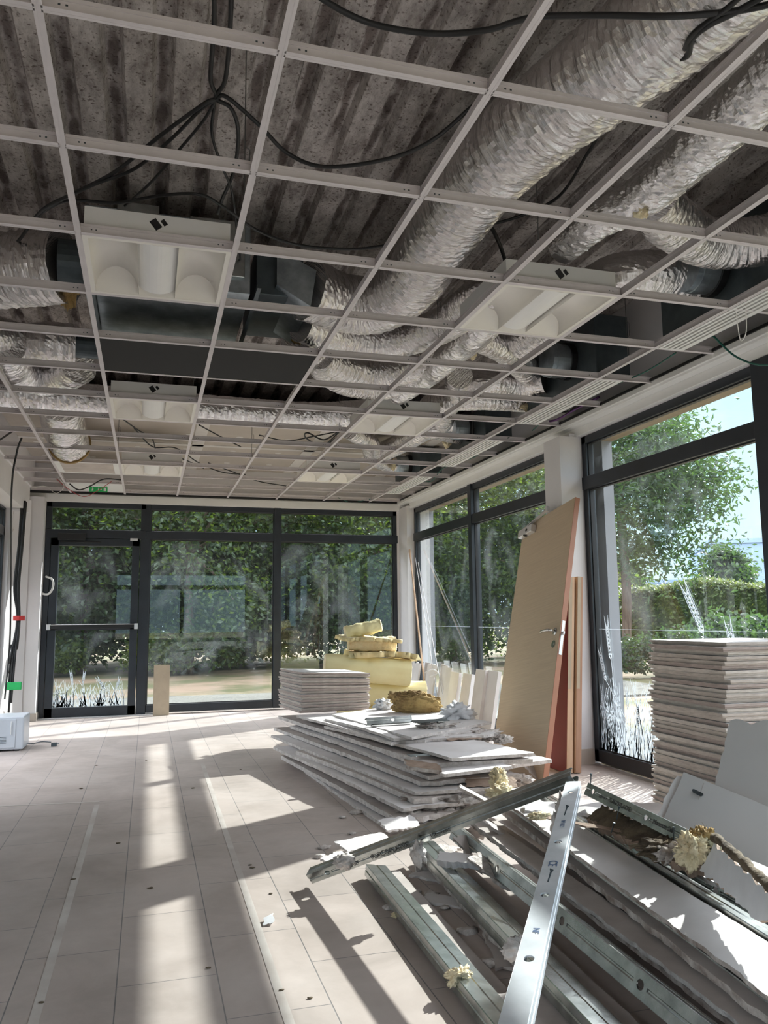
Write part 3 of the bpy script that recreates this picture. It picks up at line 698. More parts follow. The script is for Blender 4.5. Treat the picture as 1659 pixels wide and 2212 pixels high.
# plenum boxes above the diffusers with round spigots
for k, (ya, yb, lb) in enumerate(((2.35, 3.75, 'dark sheet metal duct box nearest the camera above the right edge of the grid'), (4.45, 5.45, 'dark sheet metal duct box second along the right edge, with black round collar'), (6.25, 7.25, 'third dark duct box along the right edge, half hidden by crumpled foil'), (8.0, 8.9, 'farthest dark duct box near the back right corner'))):
    e = empty('plenum_box', (2.88, (ya+yb)/2, 2.63)); tag(e, lb, 'duct box', 'plenum boxes along the right edge')
    L = (yb-ya)/2; b = MB(); b.box((-.13, -L, 0), (.12, L, .42 if yb < 7.05 else .27)); b.build('box', M['darksteel'], e, bevel=.004)
    b = MB(); yc = -L+.95 if k == 0 else -L+.35
    zc = .2 if yb < 7.05 else .14; rr = .115 if k < 2 else .1
    b.tube([(-.30, yc, zc), (-.27, yc, zc), (-.268, yc, zc), (-.22, yc, zc), (-.218, yc, zc), (-.13, yc, zc)], [rr, rr, rr*1.04, rr*1.04, rr, rr], 28)
    b.build('collar', M['galvblue'], e, smooth=False)
    b = MB(); b.tube([(-.17, yc, zc), (-.13, yc, zc)], rr*1.12, 28); b.build('seal_ring', M['black'], e)

# sheet metal air unit above the grid
e = empty('air_handling_unit', (.1, 4.1, 2.72)); tag(e, 'galvanised sheet metal air unit above the grid between the nearest luminaire and the black tiles', 'air unit')
b = MB(); b.box((-.45, -.12, .02), (.36, .75, .40)); b.build('casing', M['galvblue'], e, bevel=.004)
b = MB(); b.box((-.30, -.16, .06), (-.10, -.12, .42)); b.box((.05, -.14, .10), (.33, -.12, .40)); b.build('access_panel', M['galv'], e, bevel=.004)
for xx in (-.42, .38):
    b = MB(); b.box((xx, -.26, 0), (xx+.02, .70, .02)); b.build('support_rail', M['darksteel'], e)
e = empty('plenum_box', (.62, 4.05, 2.72)); tag(e, 'galvanised connection box beside the air unit where the big foil ducts plug in', 'duct box')
b = MB(); b.box((-.12, .0, .06), (.13, .65, .33)); b.build('box', M['darksteel'], e, bevel=.004)
b = MB(); b.poly([(-.02, -.05, .10), (.16, -.05, .0), (.16, .55, .0), (-.02, .55, .1)]); b.quad((.16, -.05, 0), (.19, -.05, .2), (.19, .55, .2), (.16, .55, 0)); b.quad((-.02, -.05, .10), (-.02, -.05, .3), (.19, -.05, .2), (.16, -.05, 0)); b.build('hopper', M['galvblue'], e, solid=.002)
lump('insulation_scrap', (.80, 4.55, 2.80), .07, 'woolbrown', 'brown torn insulation edge at the mouth of the central foil duct', 'insulation', 3, (.6, .5, 1.2), .6, 5)

# ---- flexible foil ducts
def duct(pts, r, label, m='foil', seed=0, collapse=0, group='flexible foil ducts above the grid', rad=None, wr=1):
    path = resample(spline(pts, 12), .013); n = 56; Ltot = .013*len(path)
    def disp(L, a, p):
        k = noise.noise(Vector((L*38+seed, math.cos(a)*3.2, math.sin(a)*3.2)))*.026*wr
        k += noise.noise(Vector((L*75+seed, math.cos(a)*5, math.sin(a)*5)))*.022*wr
        k += noise.noise(Vector((L*6+seed, math.cos(a)*1.2, math.sin(a)*1.2)))*.04
        k += .010*math.sin(L*2*math.pi/.05)
        k += noise.cell(Vector((L*77+seed*3, math.cos(a)*7+20, math.sin(a)*7+20)))*.012-.006
        k += noise.noise(Vector((L*140+seed, math.cos(a)*9, math.sin(a)*9)))*.020
        return k
    b = MB(); rr = r if rad is None else [r*(rad[0]+(rad[1]-rad[0])*i/len(path)) for i in range(len(path))]
    b.tube(path, rr, n, True, uv=True, disp=disp)
    o = b.build('flexible_duct', M[m], smooth=False)
    return tag(o, label, 'duct', group)
Z1 = 2.87
def Q(z, *pp): return [atz(px, py, z) for px, py in pp]
duct(Q(2.88, (1720, -190), (1560, -40), (1400, 85), (1240, 205), (1085, 335), (970, 480), (895, 600)) + Q(2.86, (820, 655), (740, 655), (660, 625)), .165, 'largest foil duct sweeping from the top right corner down to the central connection box', seed=1)
duct(Q(2.80, (1780, 60), (1660, 180), (1540, 290), (1400, 415), (1290, 475), (1215, 535)), .098, 'crumpled foil duct running down from the right edge to its crushed open end', 'foil2', 2, wr=2.0, rad=(1.1, .8))
duct(Q(2.82, (1405, 425), (1450, 480), (1530, 525), (1640, 520), (1780, 480)), .115, 'foil duct branching right from the crumpled one, beside the yellow wool', seed=3)
duct(Q(2.83, (1545, 605), (1470, 600), (1390, 590), (1300, 610), (1200, 690), (1130, 740)), .115, 'foil duct plugged into the nearest right duct box and dipping behind the luminaire', seed=4)
duct(Q(2.76, (1130, 610), (1040, 640), (960, 700), (860, 735), (760, 735), (650, 700)), .105, 'upper of the looping foil ducts hanging left of the right-hand luminaire', seed=5)
duct(Q(2.78, (1080, 660), (1000, 740), (900, 790), (800, 805), (700, 775), (640, 735)), .105, 'middle looping foil duct hanging in a wide curve beside the black tiles', seed=6)
duct(Q(2.74, (960, 775), (900, 815), (830, 838), (750, 830), (700, 800), (690, 770)), .085, 'lowest looping foil duct curling just right of the black tiles', seed=16)
duct(Q(2.72, (1100, 660), (1010, 735), (930, 805), (860, 850)), .085, 'smooth pale foil duct running diagonally below the right-hand luminaire', 'foil2', 7, wr=.8)
duct(Q(2.80, (1180, 820), (1120, 830), (1050, 825), (990, 850), (930, 880)), .108, 'foil duct joined to the black collar of the second right duct box', seed=8)
duct(Q(2.84, (1030, 725), (1085, 750), (1130, 790), (1150, 815)), .10, 'short foil elbow above the collar of the second right duct box', seed=9)
duct(Q(2.74, (1230, 872), (1130, 870), (1040, 865), (960, 870)), .075, 'slack foil duct lying just above the grid below the second collar', seed=10)
duct(Q(2.78, (1035, 945), (980, 935), (930, 925), (880, 950), (830, 975)), .10, 'foil duct in front of the third right duct box', seed=11)
duct([(2.1, 5.2, 2.8), (2.25, 5.7, 2.8), (2.35, 6.2, 2.8), (2.5, 6.6, 2.83), (2.58, 6.62, 2.83)], .095, 'foil duct turning into the collar of the third right duct box', seed=12)
duct([(1.7, 6.9, 2.78), (2.0, 7.3, 2.76), (2.2, 7.9, 2.76), (2.45, 8.3, 2.77), (2.58, 8.35, 2.77)], .09, 'farthest foil duct ending near the back right corner', seed=13)
duct([(-1.28, 6.45, 2.80), (-.6, 6.47, 2.80), (.1, 6.5, 2.79), (.9, 6.55, 2.79), (1.5, 6.5, 2.80), (2.0, 6.25, 2.83)], .115, 'long foil duct crossing the room beyond the black tiles', 'foil2', 14, wr=.9)
duct(Q(2.86, (-190, 590), (-90, 590), (10, 585), (90, 578), (140, 575)), .185, 'big foil duct entering from the left edge at its torn collar', seed=15)
duct(Q(2.80, (-120, 700), (-40, 720), (50, 745), (110, 740), (165, 745)), .13, 'foil duct under the big left one, with ragged end', seed=17)
duct(Q(2.74, (170, 790), (120, 815), (60, 810), (20, 780), (10, 745)), .12, 'bulging foil elbow at far left in front of the long crossing duct', 'foil2', 18)
duct([(-.72, 6.75, 2.84), (-.74, 7.05, 2.80), (-.74, 7.45, 2.74), (-.74, 7.8, 2.72)], .175, 'short thick foil stub with yellow rim above the grid at left', seed=19)
b = MB(); b.tube([(-.74, 7.79, 2.72), (-.74, 7.84, 2.72)], .19, 30); tag(b.build('insulation_ring', M['woolbrown']), 'yellow-brown wool ring on the end of the thick left foil stub', 'insulation')
# left collars
for (px, py, z, r, lb) in ((170, 572, 2.86, .12, 'dark round collar by the torn end of the big left duct'), (190, 745, 2.80, .085, 'dark round collar at the end of the lower left duct')):
    c = atz(px, py, z); e = empty('duct_collar', c); tag(e, lb, 'duct collar')
    b = MB(); b.tube([(-.09, 0, 0), (.10, 0, 0)], r, 26); b.build('sleeve', M['darksteel'], e)
    b = MB(); b.tube([(.09, 0, 0), (.12, 0, 0)], r*1.15, 26); b.build('flange', M['galvblue'], e)
lump('insulation_scrap', atz(150, 585, 2.86)+Vector((.0, 0, -.02)), .13, 'woolbrown', 'dark olive wool bulging out of the torn big left duct', 'insulation', 5, (.45, .8, 1.1), .5, 5)
lump('insulation_scrap', atz(1385, 450, 2.74), .055, 'woolpale', 'yellow wool tuft hanging beside the crumpled foil duct', 'insulation', 6, (.5, .9, .8), .5, 5)
lump('insulation_scrap', atz(1560, 595, 2.84), .075, 'woolpale', 'yellow wool wrapped at the nearest right duct collar', 'insulation', 7, (.9, .8, .7), .6, 5)
lump('insulation_scrap', atz(1020, 760, 2.76), .045, 'woolpale', 'small yellow wool tuft under the right-hand luminaire', 'insulation', 8, (.7, .5, 1), .5, 5)
lump('insulation_scrap', atz(965, 955, 2.72), .05, 'woolpale', 'torn yellow wool at the third right duct box', 'insulation', 9, (.8, .5, 1), .6, 5)
lump('insulation_scrap', atz(1140, 880, 2.68), .045, 'woolpale', 'yellow wool scrap lying above the grid near the second collar', 'insulation', 10, (1.1, .6, .6), .6, 5)
lump('insulation_scrap', atz(850, 1005, 2.74), .05, 'woolpale', 'pale brown wool shred at the farthest duct box', 'insulation', 12, (.5, .5, 1.1), .6, 5)

# ---- cables above the grid
def CQ(*t): return [atz(px, py, z) for px, py, z in t]
hub = atz(468, 208, 3.05)
cable(CQ((462, -60, 3.0), (462, 60, 3.0), (455, 170, 3.0), (468, 210, 3.02), (440, 225, 3.0), (350, 290, 2.98), (250, 370, 2.95), (165, 415, 2.93), (90, 455, 2.92), (40, 520, 2.92), (0, 550, 2.92)), .008, 'cable', 'black cable entering at top left, through the knot and sweeping down to the left edge')
cable(CQ((500, -60, 3.0), (498, 40, 3.0), (492, 130, 3.0), (484, 180, 3.0), (466, 212, 3.02), (500, 235, 3.0), (515, 290, 3.0), (505, 370, 3.0), (480, 430, 3.0), (470, 460, 3.0)), .008, 'cable', 'black cable running through the knot and looping right of it')
cable(CQ((466, 212, 3.02), (490, 210, 3.0), (560, 270, 2.95), (620, 330, 2.9), (700, 360, 2.85), (830, 345, 2.85), (930, 305, 2.9), (1022, 228, 3.0)), .008, 'cable', 'black cable hanging in a deep loop from the knot toward the big duct')
cable(CQ((466, 215, 3.02), (430, 240, 3.0), (370, 300, 2.98), (290, 365, 2.95), (200, 400, 2.93), (110, 445, 2.92), (75, 480, 2.92)), .007, 'cable', 'second of the black cables fanning left from the knot')
cable(CQ((466, 216, 3.02), (440, 260, 3.0), (390, 320, 2.98), (330, 390, 2.96), (270, 445, 2.95)), .006, 'cable', 'third black cable fanning down from the knot behind the nearest luminaire')
cable(CQ((464, 215, 3.02), (458, 290, 3.0), (480, 360, 2.98), (500, 410, 2.97), (510, 480, 2.95), (520, 600, 2.9), (495, 640, 2.9)), .006, 'cable', 'black cable dropping straight from the knot past the luminaire corner')
cable(CQ((60, 480, 2.95), (140, 435, 2.93), (250, 438, 2.93), (350, 422, 2.93), (430, 420, 2.93), (480, 445, 2.93), (560, 500, 2.9), (650, 530, 2.88), (760, 538, 2.88), (835, 530, 2.88)), .007, 'cable', 'long thin black cable passing behind the nearest luminaire')
cable(CQ((660, -40, 2.90), (700, 0, 2.88), (800, 50, 2.85), (930, 72, 2.82), (1050, 65, 2.80), (1150, 38, 2.80), (1300, 33, 2.76), (1450, 35, 2.70), (1600, 22, 2.68), (1720, -5, 2.66)), .009, 'cable', 'thick black cable slung across the top of the view below the big duct')
cable(CQ((1720, -50, 2.68), (1600, 20, 2.68), (1530, 55, 2.68), (1495, 85, 2.70), (1485, 120, 2.72), (1450, 130, 2.74)), .009, 'cable', 'black cable bunched at the top right under the big duct')
cable(CQ((1640, -50, 2.68), (1580, 10, 2.68), (1500, 70, 2.69), (1480, 105, 2.72)), .008, 'cable', 'second black cable of the top right bunch')
cable(CQ((1400, 150, 3.1), (1340, 215, 3.08), (1270, 330, 3.05), (1200, 430, 3.0), (1080, 480, 2.95), (1040, 470, 2.95)), .007, 'cable', 'black cable between the two large foil ducts')
cable(CQ((1035, 472, 2.95), (1060, 490, 2.95), (1080, 530, 2.95), (1095, 575, 2.9)), .010, 'cable', 'double black cable dropping to the top of the right-hand luminaire')
cable(CQ((0, 950, 2.66), (30, 930, 2.66), (45, 925, 2.66)), .008, 'cable', 'short black cable end at the left edge of the ceiling')
cable([(-1.06, 7.2, 2.62), (-1.10, 7.25, 2.5), (-1.14, 7.35, 2.2), (-1.24, 8.2, 1.5), (-1.28, 8.6, .9), (-1.30, 8.6, .35)], .008, 'cable', 'single black cable hanging down from the grid at far left')
cable(CQ((205, 722, 2.68), (300, 725, 2.66), (380, 738, 2.66), (450, 735, 2.66)), .008, 'cable', 'black cable lying on the cross tees in front of the black tiles')
for k, t in enumerate([((265, 905), (300, 930), (330, 945)), ((430, 918), (480, 945), (520, 965)), ((560, 940), (620, 952), (680, 942), (740, 930)), ((330, 950), (345, 985), (390, 990), (440, 1012)), ((450, 1000), (510, 1022), (560, 1040), (620, 1050)), ((290, 925), (330, 965), (380, 968), (430, 1000), (480, 1020), (530, 1025))]):
    cable(CQ(*[(px, py, 2.72) for px, py in t]), .006, 'cable', ['short black cable just past the luminaire of the middle left row', 'thin black cable sagging over the far middle bays', 'black cable bundle above the middle of the far grid', 'kinked black cable leading to the far left luminaire', 'black cable sagging above the last middle bays', 'long wavy black cable over the far left bays'][k])
cable(CQ((690, 965, 2.70), (660, 945, 2.7), (665, 935, 2.70), (700, 950, 2.66), (735, 930, 2.66), (700, 965, 2.64), (740, 935, 2.66)), .007, 'cable', 'tangled black cable loops left of the middle right luminaire')
cable(CQ((90, 895, 2.75), (100, 925, 2.72), (110, 960, 2.72)), .009, 'violet_cable', 'violet cable above the far left of the grid')
cable([(2.95, 5.75, 2.66), (3.0, 5.5, 2.60), (3.05, 5.25, 2.63), (3.1, 5.0, 2.66)], .009, 'violet_cable', 'violet cable above the right diffusers near the pillar')
cable(CQ((150, 1045, 2.56), (170, 1058, 2.5), (195, 1050, 2.52), (225, 1035, 2.56), (265, 1037, 2.58)), .007, 'cable', 'black cable drooping over the exit sign')
cable([(-.98, 9.1, 2.60), (-.86, 9.15, 2.50), (-.70, 9.2, 2.43), (-.55, 9.15, 2.50), (-.42, 9.1, 2.59)], .0035, 'red_cable', 'thin red wire looping below the grid by the exit door')
cable([(-1.25, 9.2, 2.50), (-1.1, 9.2, 2.53), (-.98, 9.15, 2.45), (-.9, 9.1, 2.52), (-.95, 9, 2.6)], .003, 'white_cable', 'thin white wire looping below the grid at the left')
# green cables at right
cable([(2.92, 3.55, 2.60), (2.98, 3.45, 2.45), (3.02, 3.3, 2.36), (3.05, 3.1, 2.34), (3.08, 2.9, 2.40), (3.1, 2.7, 2.5)], .0055, 'green_cable', 'green cable drooping in front of the top of the bay window')
cable([(2.9, 2.6, 2.62), (3.0, 3.0, 2.45), (3.04, 3.1, 2.1), (3.06, 3.12, 1.98), (3.08, 3.0, 1.92)], .0055, 'green_cable', 'green cable hanging in a long loop at the right edge')
cable(CQ((1460, 762, 2.60), (1400, 800, 2.60), (1330, 830, 2.60), (1220, 870, 2.61), (1150, 930, 2.61)), .005, 'green_cable', 'thin green cable strung along the right diffusers')
cable(CQ((1100, 945, 2.60), (1060, 960, 2.60), (1030, 985, 2.60), (960, 1010, 2.6), (930, 1040, 2.60), (900, 1030, 2.60)), .005, 'green_cable', 'thin green cable beyond the pillar under the cornice')
cable(CQ((730, 1075, 2.59), (760, 1085, 2.57), (800, 1078, 2.59)), .005, 'green_cable', 'short green cable against the back cornice')
cable([atz(1590, 650, 2.6), atz(1592, 690, 2.55), atz(1600, 735, 2.48), atz(1612, 715, 2.5), atz(1610, 650, 2.6)], .0025, 'white_cable', 'loop of white string hanging below the nearest slot diffuser', 'string', name='string_loop')
for k, (py0) in enumerate((0,)):
    pass

# ================================================================= LEFT SIDE THINGS
B_ = empty('cable_bundle', (-1.315, 9.36, 0)); tag(B_, 'thick bundle of black cables hanging down the broken left wall edge', 'cable bundle')
for k in range(9):
    b = MB(); dx = random.uniform(-.03, .03); dy = random.uniform(-.05, .05)
    b.tube(spline([(dx, dy, 2.38), (dx*.8-.01, dy-.02, 1.9), (dx-.03, dy, 1.45), (dx*.5, dy*.4, 1.12), (dx-.02, dy, .8), (dx-.04, dy, .15+.1*k)]), .011, 8); b.build('cable_strand', M['cable'], B_, smooth=True)
b = MB(); b.tube([(-.0, 0, 1.10), (0, 0, 1.15)], .06, 14); b.build('tie', M['redp'], B_)
b = MB(); b.box((-.10, -.06, .38), (.06, .0, .46)); b.build('clip_box', M['green'], B_, bevel=.005)
b = MB(); b.box((-.09, -.07, .02), (-.04, -.02, .13)); b.build('plug', M['black'], B_, bevel=.005)
board('plaster_edge', [(-1.455, 9.55, 2.45), (-1.455, 9.55, .05), (-1.30, 9.76, .05), (-1.30, 9.76, 2.45)], 'ragged broken plaster edge of the left pillar behind the cables', 'plaster edge', .03, 40, 3, (.03, 0, .0, 0), .01, seed=61, mt='wall', mc='render')
e = empty('appliance', (-1.32, 7.72, 0)); tag(e, 'white boxy appliance with vents lying on the floor at the left edge', 'appliance')
b = MB(); b.box((-.34, -.12, .012), (.335, .22, .285)); b.build('body', M['applwhite'], e, bevel=.012)
b = MB(); b.box((-.30, -.126, .03), (.27, -.12, .265)); b.build('front_panel', M['applwhite'], e, bevel=.003)
b = MB()
for q in range(3):
    for r in range(5): b.box((.0+q*.075, -.1275, .07+r*.012), (.05+q*.075, -.126, .074+r*.012))
b.build('vent', M['darksteel'], e)
b = MB(); b.tube([(.235, -.135, .14), (.235, -.14, .2), (.235, -.135, .25)], .004, 6); b.build('handle', M['white'], e)
b = MB(); b.box((-.3, -.1, 0), (-.26, .18, .013)); b.box((.26, -.1, 0), (.3, .18, .013)); b.build('foot', M['black'], e)
c = [atz(px, py, .006) for px, py in ((50, 1605), (70, 1606), (90, 1602), (110, 1603))]
e = empty('power_cord'); tag(e, 'grey power cord with plug trailing from the appliance at left', 'power cord')
b = MB(); b.tube(spline([(-.98, 7.8, .03)]+c), .004, 6); b.build('cord', M['darksteel'], e)
b = MB(); p = atz(116, 1608, .016); b.box((p.x-.02, p.y-.02, 0), (p.x+.025, p.y+.02, .03)); b.tube([(p.x+.02, p.y, .02), (p.x+.04, p.y-.02, .02)], .003, 6); b.tube([(p.x+.02, p.y+.012, .02), (p.x+.045, p.y, .02)], .003, 6); b.build('plug', M['darksteel'], e, bevel=.005)
# plank against the back window
b = MB(); T = Matrix.Translation((.175, 9.83, 0)) @ Matrix.Rotation(math.radians(-7), 4, 'X'); b.box((-.09, 0, 0), (.09, .018, .575), 0, T)
tag(b.build('plank', M['beige'], bevel=.002), 'short upright beige board leaning on the back window', 'board')

# ================================================================= SMALL SCRAPS ON THE FLOOR
for k, (px, py) in enumerate([(578, 1995), (158, 1899), (175, 1703), (208, 1653), (417, 1702), (255, 1821), (325, 1918), (545, 1874), (585, 1930), (608, 2138), (670, 2155), (316, 1642), (540, 1868), (520, 1662), (90, 2165), (450, 2090)]):
    p = atz(px, py, .003)
    if k == 0:
        board('plastic_scrap', [p+Vector((-.02, -.02, .004)), p+Vector((.02, -.015, .01)), p+Vector((.026, .05, .018)), p+Vector((-.004, .04, .012))], 'small crumpled grey scrap alone on the sunny floor tiles', 'scrap', .003, 6, 5, (.006,)*4, .01, seed=3, mt='dust', mc='core')
    else:
        lump('floor_crumb', p, .008 if k < 8 else .006, 'rock', 'tiny dark crumb lying on the dusty floor tiles', 'crumb', k, (1.5, .8, .4), .4, 4, 2, 'dark crumbs on the floor tiles')

# ================================================================= TILE STACKS
ORD = ['topmost', 'second from the top', 'third from the top', 'fourth from the top', 'fifth from the top', 'sixth from the top', 'seventh from the top', 'eighth from the top', 'ninth from the top', 'tenth from the top',
       'eleventh from the top', 'twelfth from the top', 'thirteenth from the top', 'fourteenth from the top', 'fifteenth from the top', 'sixteenth from the top', 'seventeenth from the top', 'eighteenth from the top', 'nineteenth from the top', 'twentieth from the top']
TENS = ['', '', 'twenty', 'thirty', 'forty', 'fifty']; ONES = ['', 'first', 'second', 'third', 'fourth', 'fifth', 'sixth', 'seventh', 'eighth', 'ninth']
def ordinal(k):
    if k < 20: return ORD[k]
    n = k+1; t, o = divmod(n, 10)
    return ('twentieth' if n == 20 else 'thirtieth' if n == 30 else 'fortieth' if n == 40 else 'fiftieth' if n == 50 else TENS[t]+'-'+ONES[o])+' from the top'
protos = {}
def tile_proto(v, s=.592, th=.019):
    rnd = random.Random(v); b = MB()
    n = 16; h = s/2; step = .007
    def ringpts(hh, j, z):
        P = []
        for side in range(4):
            for k in range(n):
                t = -1+2*k/n; a = [(t, -1), (1, t), (-t, 1), (-1, -t)][side]
                P.append(Vector((a[0]*hh+rnd.uniform(-j, j), a[1]*hh+rnd.uniform(-j, j), z)))
        return P
    # regular (tegular) edge: narrow front face, wider back
    rings = [ringpts(h-step, .0006, 0), ringpts(h-step, .0008, th*.38), ringpts(h, .0012, th*.42), ringpts(h, .0012, th)]
    base = 0
    for R_ in rings: b.v += [tuple(p) for p in R_]
    m = 4*n
    b.f.append(tuple(range(m))[::-1]); b.mi.append(0)
    for q in range(3):
        for k in range(m): b.f.append((q*m+k, q*m+(k+1) % m, (q+1)*m+(k+1) % m, (q+1)*m+k)); b.mi.append(1)
    b.f.append(tuple(3*m+k for k in range(m))); b.mi.append(0)
    return b
def stack(cx, cy, z0, rz, cnt, th, tilt, label_of, group, jit, mats, drift=(0, 0)):
    random.seed(cnt)
    for k in range(cnt):
        v = k % 4
        key = (v, mats[v % len(mats)])
        if key not in protos:
            o = tile_proto(v).build('ceiling_tile', [M['tileface'], M[mats[v % len(mats)]]]); protos[key] = o
        else: o = protos[key].copy(); COL.objects.link(o)
        f = k/cnt; big = random.random() < .18
        o.location = (cx+drift[0]*f+random.uniform(-jit, jit)*(2.2 if big else 1), cy+drift[1]*f+random.uniform(-jit, jit)*(2.2 if big else 1), z0+k*th)
        o.rotation_euler = (tilt[0]*f+random.uniform(-.004, .004), tilt[1]*f+random.uniform(-.004, .004), rz+random.uniform(-.02, .02))
        o.scale = (1, 1, th/.019*.93)
        tag(o, label_of(ordinal(cnt-1-k)), 'ceiling tile', group)
stack(2.855, 3.50, .006, 0, 44, .0216, (0, 0), lambda s: 'used pale ceiling tile in the tall stack by the bay window, '+s, 'ceiling tiles in the tall stack', .010, ['tilecore', 'tilecore2', 'tilecore3'], (.01, -.03))
c0 = Vector((1.18, 6.40)); ex = Vector((.593, .085)); ey = Vector((-.085, .593)); cc = c0+ex*.5+ey*.5
stack(cc.x, cc.y, .345, math.atan2(ex.y, ex.x), 15, .0205, (0, .05), lambda s: 'grey-beige ceiling tile in the neat low stack before the yellow wool, '+s, 'ceiling tiles in the low stack on the debris', .010, ['tilecore3', 'tilecore'])

# ================================================================= YELLOW WOOL
def roll(name, p0, p1, r, label, m='woolface', seed=0, flat=.7, end='woolpale', ro=1):
    """folded or rolled quilt of glass wool: flattened spiral"""
    p0, p1 = Vector(p0), Vector(p1); d = (p1-p0).normalized(); sd = d.cross(Vector((0,0,1))).normalized(); up = sd.cross(d)
    e = empty(name, p0)
    tag(e, label, 'insulation', 'yellow glass wool quilts')
    b = MB(); n = 40; ns = 26; L = (p1-p0).length
    prof = []
    for k in range(n):
        a = 2*math.pi*k/n; rr = r*(1+.05*noise.noise(Vector((math.cos(a)*2, math.sin(a)*2, seed))))
        ca, sa = math.cos(a), math.sin(a); q = 2.6
        prof.append((rr*math.copysign(abs(ca)**(2/q), ca), rr*flat*math.copysign(abs(sa)**(2/q), sa)))
    for i in range(ns+1):
        t = i/ns; c = d*L*t
        for k, (u, v) in enumerate(prof):
            w_ = 1+ro*.08*noise.noise(Vector((t*5+seed, u*14, v*14)))+ro*.04*noise.noise(Vector((t*23+seed, u*40, v*40)))
            b.v.append(tuple(c+sd*u*w_+up*v*w_))
    for i in range(ns):
        for k in range(n): b.f.append((i*n+k, i*n+(k+1) % n, (i+1)*n+(k+1) % n, (i+1)*n+k)); b.mi.append(0)
    b.build('facing', M[m], e, smooth=True)
    b = MB()
    for s_, c in ((-1, Vector((0,0,0))), (1, d*L)):
        rings = 7
        base = len(b.v)
        for q in range(rings+1):
            f = 1-q/rings
            for k, (u, v) in enumerate(prof):
                off = d*s_*(.012*math.sin(q*2.4)+.008*noise.noise(Vector((q*3.1, k*.8, seed))))
                b.v.append(tuple(c+off+sd*u*f+up*v*f))
        for q in range(rings):
            for k in range(n): b.f.append((base+q*n+k, base+q*n+(k+1) % n, base+(q+1)*n+(k+1) % n, base+(q+1)*n+k)); b.mi.append(0)
    b.build('wool_end', M[end], e, smooth=True)
    return e
def flap(name, c, label, th=.045, seed=0, m='woolpale', wave=.06, sag=0, jag=.035):
    b = MB(); board_mesh(b, c, th, 26, 18, (jag,)*4, wave, sag, seed, edge_j=1.2)
    o = b.build(name, [M[m], M['wool']], smooth=True); return tag(o, label, 'insulation', 'yellow glass wool quilts')
roll('insulation_roll', (1.75, 7.62, .155), (2.62, 7.42, .135), .15, 'folded yellow wool quilt at the foot of the wool pile, behind the low tile stack', seed=1, flat=.9)
roll('insulation_roll', (1.80, 7.55, .40), (2.55, 7.38, .365), .15, 'second yellow wool quilt up, bent over under the long roll', seed=2, flat=.8)
roll('insulation_roll', (1.585, 7.42, .645), (2.37, 7.30, .575), .125, 'long smooth yellow wool roll lying on top of the quilts', seed=3, flat=.95)
flap('insulation_piece', [(1.82, 7.25, .80), (2.43, 7.2, .73), (2.45, 7.62, .73), (1.85, 7.62, .80)], 'flat torn slab of yellow wool on the long roll', .05, 4, sag=-.02)
roll('insulation_roll', (2.27, 7.42, .835), (1.83, 7.48, .855), .085, 'small folded wool piece with open end, under the topmost quilt', 'woolpale', 5, .8, ro=4)
flap('insulation_piece', [(1.76, 7.3, .93), (2.28, 7.25, .90), (2.28, 7.6, .90), (1.76, 7.62, .92)], 'thin ragged wool layer beneath the crest of the wool pile', .035, 6, sag=-.01)
roll('insulation_roll', (1.79, 7.45, .955), (2.12, 7.4, 1.02), .07, 'topmost wool quilt, folded over at the crest of the pile', 'woolface', 7, .85, ro=3.2)

# ================================================================= LEANING THINGS ON THE RIGHT
# white boards leaning below the window
for k in range(9):
    yy = 9.3-.17*k; b = MB(); T = Matrix.Translation((2.98-.028*(k % 3), yy, 0)) @ Matrix.Rotation(math.radians(9), 4, 'Y') @ Matrix.Rotation(math.radians(random.uniform(-3, 3)), 4, 'X')
    b.box((0, -.08, 0), (.02, .08, .58+random.uniform(-.015, .015)), 0, T)
    tag(b.build('board_strip', M['paper' if k % 3 else 'papergrey'], bevel=.001), 'narrow pale board strip leaning below the far right window, '+['closest to the back corner', 'second from the back corner', 'third from the back corner', 'fourth from the back corner', 'fifth from the back corner', 'sixth from the back corner', 'seventh from the back corner', 'eighth from the back corner', 'ninth from the back corner'][k], 'board', 'pale strips leaning below the right window')
for k, (yy, lb) in enumerate(((6.72, 'white upright board nearest the leaning oak door'), (6.93, 'white upright board left of the one by the oak door'), (7.30, 'bright white upright board half behind the wool lump'), (7.55, 'white upright board closest to the yellow wool pile'))):
    b = MB(); T = Matrix.Translation((2.86-.03*(k % 2), yy, 0)) @ Matrix.Rotation(math.radians(10), 4, 'Y')
    b.box((0, -.11, 0), (.035, .11, .62 if k < 2 else .56), 0, T); tag(b.build('board', M['paper'], bevel=.0015), lb, 'board', 'white boards leaning by the oak door')
e = empty('hinge', (3.02, 8.9, .575)); tag(e, 'small dark metal fitting lying on top of the leaning pale strips', 'metal fitting')
b = MB(); b.tube([(-.06, 0, 0), (-.02, 0, .03), (.03, 0, .0), (.05, .03, .0)], .008, 8); b.build('loop', M['darksteel'], e)
b = MB(); b.tube([atx(885, 1187, 3.15), atx(926, 1535, 2.86)+Vector((0,0,-.13))], .012, 4); tag(b.build('wood_lath', M['pine'], bevel=.001), 'long pale wooden lath leaning on the corner of the window', 'lath')
for k, (pa, pc, lb) in enumerate((((897, 1205), (944, 1500), 'left of the two thin white metal strips leaning beside the wooden lath'), ((903, 1215), (956, 1500), 'right of the two thin white metal strips leaning beside the wooden lath'))):
    A = atx(*pa, 3.16); B = atx(*pc, 2.98); dd = (B-A); B = A+dd*(A.z-.01)/(A.z-B.z); b = MB(); b.beam(A, B, .012, .004, (1, 0, 0)); tag(b.build('metal_strip', M['alu']), lb, 'metal strip', 'thin metal strips leaning on the window')
